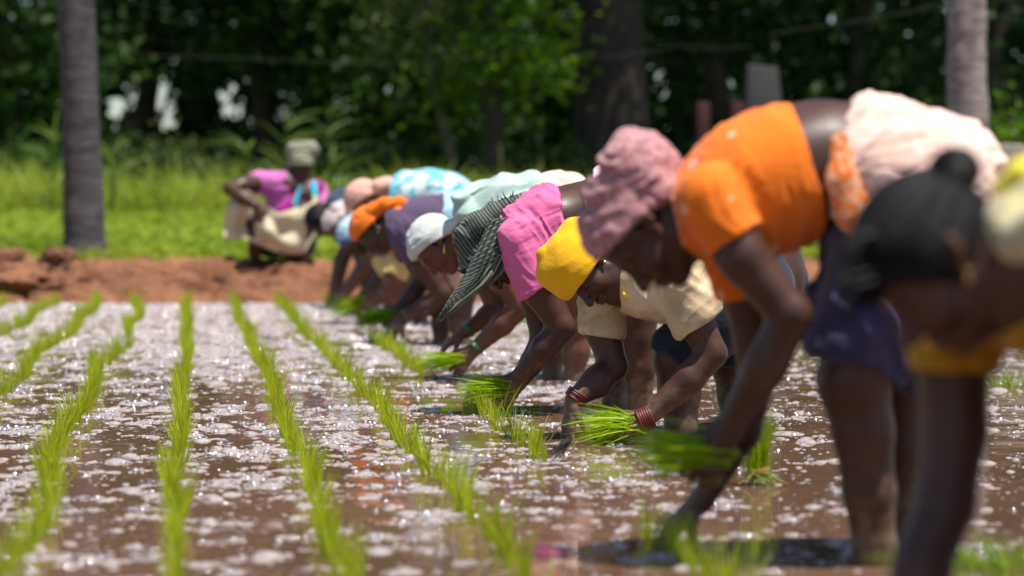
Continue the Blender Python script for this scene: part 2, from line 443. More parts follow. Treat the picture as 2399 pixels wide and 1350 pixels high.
class Person:
    def __init__(s, label, d0, h, base, skin, ground_z=0.0, group='women bent over planting rice in a line', mud=True):
        s.d0, s.s, s.h = d0, d0 / F, h * d0 / F
        s.skin, s.mudded, s.gz = skin, mud, ground_z
        s.px = []; s.heads = []
        o = at(base[0], base[1], d0); s.org = np.array([o[0], o[1], ground_z])
        s.root = empty('person', s.org, label, 'person', group)
    def pt(s, x, y, z=0.0):
        q = s.s * (1 + z / F)
        return np.array([(x - CX) * q, s.d0 + z * s.s, -(y - CY) * q])
    def vec(s, v): return np.array([v[0], v[2], -v[1]], float)
    def w(s, p): return cam2world(p)
    def clip(s, p, n, amp=0.0, wl=60.0):
        return (s.pt(*p), unit(s.vec(n)), amp * s.s, 2 * math.pi / (wl * s.s))
    def ch(s, pts, k=14, zs=1.0, clip=None):
        out = []
        if len(pts) == 1: pts = [pts[0], (pts[0][0] + .5, *pts[0][1:])]
        for a, b in zip(pts[:-1], pts[1:]):
            c = cone(s.pt(*a[:3]), s.pt(*b[:3]), a[3] * s.s, b[3] * s.s, k * s.s, zs)
            if clip: c['clip'] = clip
            out.append(c)
        return out
    def el(s, c, r, k=14, ang=0.0, clip=None, op='u'):
        """ellipsoid turned by ang degrees (clockwise on the picture) about the sight line"""
        a = math.radians(ang); B = np.array([[math.cos(a), 0, -math.sin(a)], [0, 1, 0], [math.sin(a), 0, math.cos(a)]])
        e = ell(s.pt(*c), np.array([r[0], r[2], r[1]]) * s.s, B, k * s.s, op)
        if clip: e['clip'] = clip
        return [e]
    def body(s, *chains):
        for c in chains: s.px += c
    def head(s, c, up, fwd, sc=1.0):
        pr, fr = head_prims(s.pt(*c), s.vec(up), s.vec(fwd), sc)
        s.px = pr + s.px
        s.heads.append(fr); return fr
    def hand(s, W, D, N, T, L=0.175, curl=(0.5, 0.6, 0.4), thumb=(0.7, 0.3), spread=0.10):
        W = s.pt(*W); D = unit(s.vec(D)); N = s.vec(N); N = unit(N - D * np.dot(N, D))
        T = s.vec(T); S = unit(T - D * np.dot(T, D) - N * np.dot(T, N))
        q = L / 0.18; out = []
        offs = [0.031, 0.011, -0.010, -0.029]; lens = [0.94, 1.03, 0.97, 0.78]
        for o in offs:
            out.append(cone(W + S * o * .5 * q, W + D * 0.085 * q + S * o * q, .0145 * q, .0125 * q, .012 * q))
        out.append(cone(W, W + D * .04 * q, .021 * q, .02 * q, .015 * q))
        for i, (o, ln) in enumerate(zip(offs, lens)):
            p = W + D * 0.088 * q + S * o * q; a = 0.0
            d0 = unit(D + S * spread * (1.5 - i))
            for j, (sl, r0, r1) in enumerate(((.044, .0100, .0088), (.029, .0088, .0080), (.023, .0080, .0064))):
                a += curl[j] * (1 + 0.10 * (i - 1.5))
                dv = d0 * math.cos(a) + N * math.sin(a)
                e = p + dv * sl * ln * q
                out.append(cone(p, e, r0 * q, r1 * q, .0035 * q)); p = e
        b = W + D * .022 * q + S * .024 * q
        d1 = unit(D * .75 + S * thumb[0] + N * thumb[1]); m = b + d1 * .045 * q
        d2 = unit(D * .9 + S * thumb[0] * .35 + N * (thumb[1] + .35)); e = m + d2 * .032 * q
        out += [cone(b, m, .0145 * q, .0108 * q, .008 * q), cone(m, e, .0108 * q, .0078 * q, .004 * q)]
        s.px += out; return W + D * .08 * q
    def finish_body(s):
        V, Q = surface(s.px, s.h)
        V = relax(V, Q, 1, .4)
        Wd = s.w(V)
        dark = np.zeros(len(V)); pale = np.zeros(len(V))
        for fr in s.heads:
            q = (V - fr['c']) / fr['sc']; x, y, z = q @ fr['f'], q @ fr['l'], q @ fr['u']
            for sg in (-1, 1):
                brow = np.exp(-((z - .021 + np.abs(y * sg - .03) * .12) / .0045) ** 2) * ((y * sg > .010) & (y * sg < .052) & (x > .045))
                lash = np.exp(-((z + .0075) / .0028) ** 2) * ((y * sg > .017) & (y * sg < .046) & (x > .05))
                dark = np.maximum(dark, np.maximum(brow * .9, lash * .9))
            pale = np.maximum(pale, .16 * np.exp(-((z + .067) / .012) ** 2) * ((x > .07) & (np.abs(y) < .026)))
        mud = np.clip(1 - (Wd[:, 2] - s.gz) / 0.42, 0, 1) if s.mudded else np.zeros(len(V))
        s.bodyo = mesh_np('body', Wd, Q, s.skin, s.root, origin=s.org, attrs=dict(dark=dark, pale=pale, mud=mud))
        return s.bodyo
    def cloth(s, name, mat, prims, cuts=(), folds=(), h=None, rl=1, seed=0.0, label=None, parent=None):
        V, Q = surface(prims, (h * s.s) if h else s.h, [(c[0], c[1]) for c in cuts])
        if not len(V): return None
        V = relax(V, Q, rl, .5)
        N = vnormals(V, Q)
        disp = 0
        for q, (d, wl, amp) in enumerate(folds):
            a = unit(s.vec(d)); b1 = unit(np.cross(a, [.2, .93, .31])); b2 = np.cross(a, b1); w_ = wl * s.s
            U = np.stack([V @ a / w_, V @ b1 / (w_ * 4.5), V @ b2 / (w_ * 4.5)], axis=1)
            U = U + .55 * np.stack([vnoise(V, .5 / w_, seed + 4 + i) for i in range(3)], axis=1)
            r1 = 1 - 2.2 * np.abs(vnoise(U, 1.0, seed + q)); r2 = 1 - 2.2 * np.abs(vnoise(U, 2.1, seed + q + 9))
            m = np.clip(.55 + .9 * vnoise(V, .35 / w_, seed + 5 + q), .1, 1.2)
            disp = disp + amp * 1.5 * s.s * (r1 + .4 * r2) * m
        V = V + N * np.asarray(disp)[..., None] if len(folds) else V
        o = mesh_np(name, s.w(V), Q, mat, parent or s.root, origin=s.org)
        if label: o['label'] = label
        return o
    def sheet(s, name, mat, left, right, nf, amp, n=60, m=34, thick=.004, parent=None, seed=0):
        """a hanging cloth between two edge lines (px, py, z), with nf folds running down its length"""
        tl = np.linspace(0, 1, len(left)); tr = np.linspace(0, 1, len(right)); V = []; su = []; sv = []
        def cur(t, pts, ts):
            return np.array([np.interp(t, ts, [p[i] for p in pts]) for i in range(3)])
        for i in range(n):
            t = i / (n - 1); ts_ = [max(0, min(1, t + o)) for o in (-.06, 0, .06)]
            L = sum(cur(q, left, tl) for q in ts_) / 3; R = sum(cur(q, right, tr) for q in ts_) / 3; wd = np.hypot(*(R - L)[:2])
            for j in range(m):
                v = j / (m - 1); ph = 2 * math.pi * nf * v + 1.5 * math.sin(t * 5 + seed) + 2 * vnoise(np.array([t * 3, v * 2, seed]), 1)
                P = L + (R - L) * v; P[2] += -amp * min(1, wd / 30) * (abs(math.sin(ph)) ** .7 - .5) * (.7 + .6 * math.sin(t * 7 + seed)) - .22 * wd * math.sin(math.pi * v)
                P[0] += 2.0 * vnoise(np.array([t * 9, v * 4, seed + 3]), 1); P[1] += 2.0 * vnoise(np.array([t * 9, v * 4, seed + 7]), 1)
                V.append(s.pt(*P)); su.append(t); sv.append(v)
        Q = np.array([[i * m + j, (i + 1) * m + j, (i + 1) * m + j + 1, i * m + j + 1] for i in range(n - 1) for j in range(m - 1)])
        o = mesh_np(name, s.w(np.array(V)), Q, mat, parent or s.root, origin=s.org, attrs=dict(su=su, sv=sv))
        md = o.modifiers.new('thickness', 'SOLIDIFY'); md.thickness = thick; md.offset = 0
        return o
    def cap(s, fr, name, mat, g, clips, extra=(), folds=(), seed=0.0, sx=1.0, pclips=()):
        """a cap over the skull (hair or wrapped cloth), g metres thick; clips in the head's frame (point, normal)"""
        P = fr['P']; sc = fr['sc']
        e = ell(P(-.014, 0, .030), (np.array([.099 * sx, .076, .088]) + g) * sc, fr['B'], .02 * sc)
        cl = []
        for (pt, n) in clips:
            cl.append((P(*pt), fr['f'] * n[0] + fr['l'] * n[1] + fr['u'] * n[2], 0.0, 1.0))
        cl = [(a, unit(b), c, d) for a, b, c, d in cl]
        e['clip'] = cl + list(pclips)
        return s.cloth(name, mat, [e] + list(extra), (), folds, seed=seed)
    def ring(s, name, mat, c, axis, R, r, n=1, gap=0.0, sq=1.0):
        c = s.pt(*c); a = unit(s.vec(axis)); e1 = unit(np.cross(a, [0.3, 0.9, 0.1])); e2 = np.cross(a, e1)
        V = []; Q = []; M, K = 28, 8
        for q in range(n):
            o = len(V); cc = c + a * gap * s.s * (q - (n - 1) / 2); rr = R * s.s * (1 + .02 * (q % 2))
            for i in range(M):
                t = 2 * math.pi * i / M; d = e1 * math.cos(t) + e2 * math.sin(t) * sq
                for j in range(K):
                    p = 2 * math.pi * j / K
                    V.append(cc + d * (rr + r * s.s * math.cos(p)) + a * r * s.s * math.sin(p))
            for i in range(M):
                for j in range(K):
                    Q.append([o + i * K + j, o + ((i + 1) % M) * K + j, o + ((i + 1) % M) * K + (j + 1) % K, o + i * K + (j + 1) % K])
        return mesh_np(name, s.w(np.array(V)), np.array(Q), mat, s.bodyo, origin=s.org)
    def earring(s, fr, side, mat, drop=0.012, r=0.0045):
        p = fr['P'](-.004, side * .083, -.028)
        pr = [cone(p, p + np.array([0, 0, -drop]), r * .7, r * 1.5, .003)]
        V, Q = surface(pr, r * .45)
        return mesh_np('earring', s.w(V), Q, mat, s.bodyo, origin=s.org)

HAIR = hair_mat()
GOLD = plain_mat('gold', (0.75, 0.45, 0.12), 0.28, 1.0)
SK_DARK = skin_mat('skin_deep', (0.070, 0.0290, 0.0178))
SK_MID = skin_mat('skin_brown', (0.140, 0.054, 0.029))

# ---- the woman nearest to the camera, head bowed, half out of the frame
def person_near():
    p = Person('person nearest the camera, bareheaded with a black hair bun and yellow sleeves', 3.55, 6.0, (2520, 1350), SK_DARK)
    up, fw = (-.80, -.55, -.05), (-.58, .80, -.12)
    fr = p.head((2192, 622, 0), up, fw, .95)
    tor = p.ch([(2440, 640, 20, 190), (2600, 560, 60, 225), (2790, 545, 90, 225), (2960, 600, 110, 260)], 40, 1.2)
    far_arm = p.ch([(2350, 640, 210, 112), (2232, 830, 250, 92), (2236, 1010, 250, 82), (2215, 1180, 220, 74), (2160, 1330, 170, 70), (2090, 1520, 110, 46)], 20)
    near_arm = p.ch([(2575, 690, -230, 118), (2600, 930, -280, 92), (2600, 1130, -290, 80), (2500, 1340, -200, 70), (2400, 1560, -120, 46)], 20)
    legs = p.ch([(2930, 640, -60, 230), (2760, 1120, -90, 140), (2800, 1420, -90, 110), (2840, 1800, -90, 78)], 30) + \
        p.ch([(2930, 640, 260, 230), (2780, 1120, 290, 140), (2820, 1420, 290, 110), (2860, 1800, 290, 78)], 30)
    neck = p.ch([(2270, 600, 0, 92), (2420, 620, 10, 105)], 30)
    p.body(neck, tor, far_arm, near_arm, legs)
    p.hand((2080, 1535, 105), (-.5, .86, 0), (.8, .5, 0), (0, 0, -1))
    p.hand((2392, 1575, -120), (-.5, .86, 0), (.3, .3, .9), (-.8, -.4, 0))
    p.finish_body()
    # hair drawn back into a bun, loose strands at the forehead
    bun = p.el((2234, 404, -5), (64, 56, 62), 14, -22) + p.ch([(2222, 470, 0, 44), (2230, 436, 0, 40)], 16)
    back = p.ch([(2262, 520, -10, 70), (2306, 560, -30, 48), (2334, 620, -60, 26), (2356, 720, -80, 13)], 26)
    strands = []
    for i in range(56):
        y0 = 535 + 3.3 * i; r = random.uniform(3.0, 6.5); z = random.uniform(-120, 60)
        x1 = 1925 + random.uniform(-10, 50) + (i % 5) * 8; y1 = y0 + random.uniform(20, 80)
        strands += p.ch([(2080, y0 - 10, z * .8, r * 1.4), (2010, y0 + 4, z, r * 1.2), (x1, y1, z * 1.1, r * .7)], 3)
    p.cap(fr, 'hair', HAIR, .012, [((.045, 0, .010), (.75, 0, -.62))], bun + back + strands, [((.2, .9, .1), 16, .8)], 3)
    e_c = fr['P'](-.014, 0, .030); e_r = (np.array([.099, .076, .088]) + .0125) * .95; bq = unit(np.linalg.solve(fr['B'].T, p.pt(2236, 420, 0) - e_c) / e_r); tubes = []
    for i in range(330):
        a = random.uniform(-2.7, 2.7); st = unit(np.array([.62 * math.cos(a * .55) + .10, math.sin(a * .62) * .98, .35 + .35 * math.cos(a)])); st = unit(st + RNG.normal(0, .10, 3)); q = []
        lift = random.uniform(.002, .020) + (.05 if random.random() < .06 else 0)
        for k in range(11):
            t = k / 10; v = unit(st * (1 - t) + bq * t + np.array([0, .05 * math.sin(a * 5), 0]) * math.sin(math.pi * t)); q.append(p.w(e_c + (v * e_r * (1 + lift * math.sin(math.pi * (.15 + .8 * t)))) @ fr['B']))
        tubes.append(tube(q, [.0018 + .0020 * math.sin(math.pi * k / 10) for k in range(11)], 5))
    for i in range(90):
        a, b = random.uniform(0, 6.28), random.uniform(-.9, .9); q = []
        for k in range(9):
            t = a + k * .32; rr_ = math.sqrt(1 - b * b * .8); q.append(p.w(p.pt(2236 + 63 * rr_ * math.cos(t), 400 + 57 * rr_ * math.sin(t), -5 + 62 * b)))
        tubes.append(tube(q, [.0016] * 9, 5))
    V, Q = join(tubes); mesh_np('hair_strands', V, Q, HAIR, p.root, origin=p.org)
    yel = cloth_mat('yellow_blouse_cotton', (0.46, 0.24, 0.008), dirt=.08)
    p.cloth('blouse', yel, grow(p.ch([(2440, 640, 20, 190), (2600, 560, 60, 225), (2790, 545, 90, 225), (2960, 600, 110, 260)], 40, 1.2, [p.clip((2392, 742, 0), (-.6, -.8, 0)), p.clip((2860, 560, 90), (1, .1, 0))]), 10 * p.s) + grow(p.ch([(2350, 640, 210, 112), (2232, 830, 250, 92), (2230, 900, 250, 90)], 20, 1, [p.clip((2225, 862, 250), (-.05, 1, 0))]), 12 * p.s)
            + grow(p.ch([(2575, 690, -230, 118), (2600, 930, -280, 92)], 20, 1, [p.clip((2540, 890, -270), (.3, 1, 0))]), 12 * p.s),
            [p.clip((2860, 560, 90), (1, .1, 0))], [((1, -.4, .2), 46, 5)], 7, seed=1)
    pat = cloth_mat('patterned_sari_cotton', (0.66, 0.58, 0.26), 'blotch', (0.50, 0.45, 0.30), 26)
    p.cloth('sari_drape', pat, grow(p.ch([(2400, 545, -20, 96), (2500, 480, 0, 120), (2700, 440, 20, 140)], 20, 1.5), 10 * p.s) + p.ch([(2395, 560, -160, 58), (2480, 540, -220, 78), (2640, 520, -240, 100)], 30), [p.clip((2420, 680, 0), (-.1, 1, 0))], [((.5, .8, 0), 60, 6)], 7, seed=2)  # second chain: drape carried toward the camera, added to shade the blouse below
    top = cloth_mat('lemon_sari_cotton', (0.80, 0.66, 0.05))
    p.cloth('sari', top, grow(p.ch([(2960, 600, 110, 280), (2800, 620, 100, 250)], 30, 1.15), 12 * p.s) + p.ch([(2330, 445, -30, 12), (2390, 412, -30, 34), (2500, 380, 0, 60), (2800, 420, 60, 120)], 20, 1.6), (), [((.9, .4, 0), 60, 7)], 8, seed=3)
    p.cloth('skirt', cloth_mat('brown_skirt', (.12, .05, .03)), grow(legs[0:1] + legs[3:4], 22 * p.s), [p.clip((2800, 1100, 0), (0, 1, 0), 6, 90)], [((1, .1, .3), 60, 7)], 9, seed=4)
    p.earring(fr, 1, GOLD, .014, .0035)
    p.earring(fr, -1, GOLD, .014, .0035)

# ---- the woman in the orange blouse
def person_orange():
    p = Person('person in a spotted orange blouse, peach sari and dusty pink headwrap', 5.26, 3.4, (2060, 1310), SK_DARK)
    fr = p.head((1506, 543, 0), (-.95, -.28, -.02), (-.28, .95, -.10), 1.0)
    tor = p.ch([(1690, 488, 0, 126), (1770, 438, 0, 150), (1850, 402, 0, 144), (1930, 386, 0, 142)], 40, 1.2)
    chest = p.ch([(1770, 510, -50, 88), (1840, 490, -30, 84)], 40, 1.2)
    pel = p.ch([(1930, 386, 0, 142), (2070, 412, 0, 166), (2165, 448, 0, 182)], 40, 1.12)
    near_up = p.ch([(1668, 470, -150, 76), (1742, 605, -190, 55), (1853, 738, -205, 47)], 24)
    near_fo = p.ch([(1853, 738, -205, 47), (1795, 855, -175, 48), (1708, 1000, -125, 31)], 18)
    far_up = p.ch([(1700, 545, 150, 72), (1754, 710, 190, 54), (1776, 880, 205, 46)], 24)
    far_fo = p.ch([(1776, 880, 205, 46), (1738, 1010, 210, 45), (1648, 1168, 250, 30)], 18)
    leg_n = p.ch([(2150, 470, -85, 150), (2070, 690, -95, 118), (2000, 890, -95, 84)], 24) + p.ch([(2000, 890, -95, 84), (2022, 1010, -90, 70), (2036, 1150, -80, 60), (2048, 1280, -70, 49), (2050, 1440, -70, 44)], 20)
    leg_f = p.ch([(2160, 470, 95, 150), (2130, 690, 130, 110), (2110, 890, 150, 80), (2118, 1060, 150, 66), (2116, 1260, 140, 49), (2116, 1440, 140, 44)], 24)
    neck = p.ch([(1560, 510, 0, 62), (1655, 500, 0, 76)], 30)
    p.body(neck, tor, chest, pel, near_up, near_fo, far_up, far_fo, leg_n, leg_f)
    hn = p.hand((1702, 1004, -122), (-.52, .85, .05), (.25, .1, 1), (-.85, -.5, -.1), .185, (.75, .9, .7), (.7, .3))
    p.hand((1640, 1176, 250), (-.72, .68, 0), (.5, .8, .2), (.1, .2, -1), .185, (.35, .55, .4), (.5, .5))
    p.finish_body()
    p.cap(fr, 'hair', HAIR, .006, [((.006, 0, 0), (1, 0, -.25)), ((0, 0, -.052), (0, 0, -1))])
    rose = cloth_mat('dusty_rose_headcloth', (0.50, 0.25, 0.25), 'fine', (0.30, 0.13, 0.15), 95)
    kn = p.ch([(1440, 452, 0, 62), (1482, 392, -8, 66), (1540, 388, 0, 50), (1596, 402, 0, 18)], 26, 1.1) + p.ch([(1470, 346, -6, 20), (1510, 344, -6, 16)], 30) + p.ch([(1580, 426, -40, 20), (1530, 432, -62, 26), (1470, 440, -60, 24)], 26)
    p.cap(fr, 'headwrap', rose, .015, [((.016, 0, .036), (.55, 0, -1))], kn, [((.28, .95, .1), 40, 8.5), ((.55, .8, .3), 17, 3.0), ((-.5, .85, .1), 60, 4)], 6)
    org = cloth_mat('orange_blouse_cotton', (0.86, 0.185, 0.006), 'dots', (0.88, 0.50, 0.34), 11.5, dirt=.06)
    cuff_n = [p.clip((1728, 556, -185), (.56, .83, -.1))]
    cuff_f = [p.clip((1748, 690, 190), (.18, .98, .1))]
    blo = p.cloth('blouse', org, grow(tor, 6 * p.s) + grow(chest, 5 * p.s) + grow(p.ch([(1605, 505, 0, 84), (1690, 488, 0, 126)], 30, 1.1), 7 * p.s)
            + grow(p.ch([(1668, 470, -150, 76), (1742, 605, -190, 56)], 24, 1, cuff_n), 7 * p.s)
            + grow(p.ch([(1700, 545, 150, 72), (1754, 710, 190, 56)], 24, 1, cuff_f), 11 * p.s),
            [p.clip((1884, 400, 0), (.955, -.25, 0)), p.clip((1585, 520, 0), (-.93, .22, 0))],
            [((.80, -.45, .25), 58, 6.5), ((.9, .4, .1), 26, 2.2)], 3.4, seed=1)
    band = cloth_mat('orange_collar_band', (0.75, 0.12, 0.02), 'blotch', (0.8, 0.45, 0.35), 110)
    p.cloth('collar', band, grow(p.ch([(1600, 505, 0, 84), (1690, 488, 0, 126)], 30, 1.1), 13 * p.s), [p.clip((1578, 520, 0), (-.93, .22, 0)), p.clip((1606, 520, 0), (.93, -.22, 0))], (), 3.4, parent=blo)
    peach = cloth_mat('peach_sari_cotton', (0.80, 0.52, 0.42), 'blotch', (0.84, 0.60, 0.50), 16, dirt=.08)
    sa = p.cloth('sari', peach, grow(pel, 8 * p.s) + p.ch([(2002, 284, -60, 40), (2032, 262, 0, 30), (2060, 280, 90, 40)], 24, 1.6) + grow(leg_n[0:1] + leg_f[0:1], 8 * p.s),
            [p.clip((1962, 340, 0), (-.93, -.38, 0)), p.clip((2130, 560, 0), (-.25, 1, 0), 8, 120)], [((.62, .72, .2), 56, 8.5), ((.25, .95, .1), 26, 3.5)], 3.6, seed=2)
    p.cloth('sari_fold', cloth_mat('orange_sari_end', (0.85, 0.20, 0.03), 'blotch', (0.86, 0.42, 0.24), 60), p.ch([(1968, 335, -172, 22), (1976, 420, -186, 40), (2006, 500, -186, 46), (2036, 580, -176, 14)], 14, .5), (), [((.9, .3, 0), 22, 3)], 2.6, seed=4, parent=sa)
    nav = cloth_mat('violet_skirt_cotton', (0.050, 0.041, 0.098), dirt=.25)
    p.cloth('skirt', nav, grow(p.ch([(2130, 470, 0, 150), (2090, 640, 0, 130)], 30, 1.5), 10 * p.s) + grow(p.ch([(2070, 640, -95, 122), (2005, 850, -95, 92)], 24), 14 * p.s)
            + grow(p.ch([(2130, 690, 130, 112), (2112, 880, 150, 84)], 24), 14 * p.s) + p.ch([(1985, 560, -30, 50), (1950, 700, -30, 48), (1942, 778, -60, 50), (2010, 830, -120, 48)], 30, 1.5)
            + p.ch([(2090, 760, -60, 80), (2128, 880, 20, 50)], 30),
            [p.clip((2020, 860, 0), (-.36, .93, 0), 12, 150), p.clip((1950, 560, 0), (-.96, -.2, 0))], [((.9, -.35, .2), 52, 13), ((.6, .7, .3), 90, 10)], 3.6, seed=5)
    p.earring(fr, 1, GOLD, .005, .0022)
    p.ring('bangle', plain_mat('thin_brass', (.45, .33, .12), .35, 1), (1676, 1120, 238), (-.6, .8, .1), 35, 2)
    return p

# ---- yellow headwrap, cream blouse
def person_yellow():
    p = Person('person in a bright yellow headwrap and short sleeved cream blouse', 8.0, 2.5, (1640, 1030), SK_DARK)
    fr = p.head((1374, 630, 0), (-.86, -.48, -.12), (-.20, .86, -.44), 1.0)
    tor = p.ch([(1500, 662, 20, 72), (1540, 652, 45, 90), (1620, 625, 120, 98), (1710, 620, 200, 104), (1770, 640, 240, 122)], 30, 1.1)
    near_up = p.ch([(1590, 655, -60, 58), (1625, 745, -80, 44), (1668, 828, -95, 34)], 16)
    near_fo = p.ch([(1668, 828, -95, 34), (1612, 890, -105, 35), (1524, 972, -115, 22)], 12)
    far_up = p.ch([(1412, 690, 100, 50), (1412, 770, 95, 42), (1436, 858, 75, 34)], 16)
    far_fo = p.ch([(1436, 858, 75, 34), (1398, 895, 45, 36), (1346, 935, 5, 22)], 12)
    leg_n = p.ch([(1745, 670, 170, 112), (1670, 740, 110, 88), (1588, 842, 70, 56)], 20) + p.ch([(1588, 842, 70, 56), (1592, 920, 70, 49), (1596, 1000, 66, 37), (1598, 1090, 66, 32)], 14)
    leg_f = p.ch([(1780, 670, 290, 112), (1750, 780, 270, 80), (1722, 850, 250, 56), (1728, 930, 250, 46), (1732, 1010, 250, 34), (1732, 1080, 250, 31)], 20)
    neck = p.ch([(1415, 655, 10, 42), (1480, 660, 10, 52)], 20)
    p.body(neck, tor, near_up, near_fo, far_up, far_fo, leg_n, leg_f)
    p.hand((1518, 978, -114), (-.93, .32, -.08), (.1, .55, .75), (-.2, -.85, -.2), .175, (.7, .9, .7), (.6, .35))
    p.hand((1343, 940, 4), (-.20, .97, .0), (.85, .15, .35), (.35, .1, -.9), .175, (.30, .40, .30), (.35, .45))
    p.finish_body()
    p.cap(fr, 'hair', HAIR, .006, [((.030, 0, 0), (1, 0, -.3)), ((0, 0, -.045), (0, 0, -1))])
    yel = cloth_mat('yellow_headcloth', (0.90, 0.46, 0.004), dirt=.05)
    p.cap(fr, 'headwrap', yel, .023, [], p.ch([(1345, 540, 10, 32), (1378, 528, 20, 24)], 20) + p.ch([(1292, 598, -10, 40), (1274, 596, -14, 18)], 20) + p.ch([(1300, 640, -10, 44), (1326, 672, -20, 28)], 20, 1, [p.clip((1366, 646, 0), (.80, .60, .1))]), [((.55, .8, .3), 46, 1.6), ((.9, -.4, .2), 80, 1.6)], 9, pclips=[p.clip((1366, 646, 0), (.80, .60, .1))])
    cream = cloth_mat('cream_blouse_cotton', (0.62, 0.46, 0.27), 'fine', (0.70, 0.57, 0.38), 9, dirt=.2)
    blo = p.cloth('blouse', cream, grow(p.ch([(1500, 662, 20, 72), (1540, 652, 45, 90), (1620, 625, 120, 98), (1710, 620, 200, 104)], 30, 1.1, [p.clip((1458, 690, 0), (-.97, -.10, .2)), p.clip((1690, 610, 200), (.97, .1, .2))]), 9 * p.s) + grow(p.ch([(1510, 692, -10, 40), (1550, 690, 20, 46)], 20, 1.2), 6 * p.s)
            + grow(p.ch([(1592, 650, -60, 62), (1630, 752, -82, 54)], 16, 1, [p.clip((1628, 768, -82), (.60, .80, 0))]), 9 * p.s)
            + grow(p.ch([(1412, 690, 100, 50), (1412, 770, 95, 48)], 16, 1, [p.clip((1412, 786, 95), (-.15, .98, 0))]), 8 * p.s),
            (),
            [((.8, .5, .3), 36, 4.0), ((-.5, .8, .2), 52, 3)], 2.5, seed=3)
    p.cloth('collar', cloth_mat('lemon_collar', (0.80, 0.62, 0.10)), p.ch([(1461, 644, -40, 5), (1464, 668, -50, 8), (1466, 692, -54, 7)], 8, .6) + p.ch([(1464, 690, -54, 6), (1478, 693, -58, 4)], 6), (), (), 1.6, parent=blo)
    nav = cloth_mat('navy_skirt_cotton', (0.020, 0.024, 0.040), dirt=.25)
    p.cloth('skirt', nav, grow(p.ch([(1745, 670, 170, 112), (1670, 740, 110, 90), (1588, 846, 70, 62)], 20, 1, [p.clip((1604, 858, 0), (-.55, .83, 0), 4, 60)]), 9 * p.s)
            + grow(p.ch([(1780, 670, 290, 112), (1750, 780, 270, 84), (1722, 850, 250, 60)], 20, 1, [p.clip((1715, 855, 250), (-.1, 1, 0), 4, 60)]), 9 * p.s)
            + p.ch([(1560, 800, 60, 34), (1620, 812, 60, 60), (1650, 850, 50, 20)], 14, 1, [p.clip((1604, 872, 0), (-.40, .92, 0), 3, 50)]), (), [((.8, -.55, .3), 26, 3.2)], 2.6, seed=4)
    red = plain_mat('red_glass_bangles', (0.15, 0.016, 0.012), .45, var=.5)
    p.ring('bangles', red, (1512, 982, -113), (-.9, .36, 0), 25, 3.4, 6, 5.6)
    p.ring('bangles', red, (1352, 928, 8), (-.55, .8, 0), 25, 3.2, 4, 5.4)
    p.earring(fr, 1, GOLD, .004, .0045)
    return p

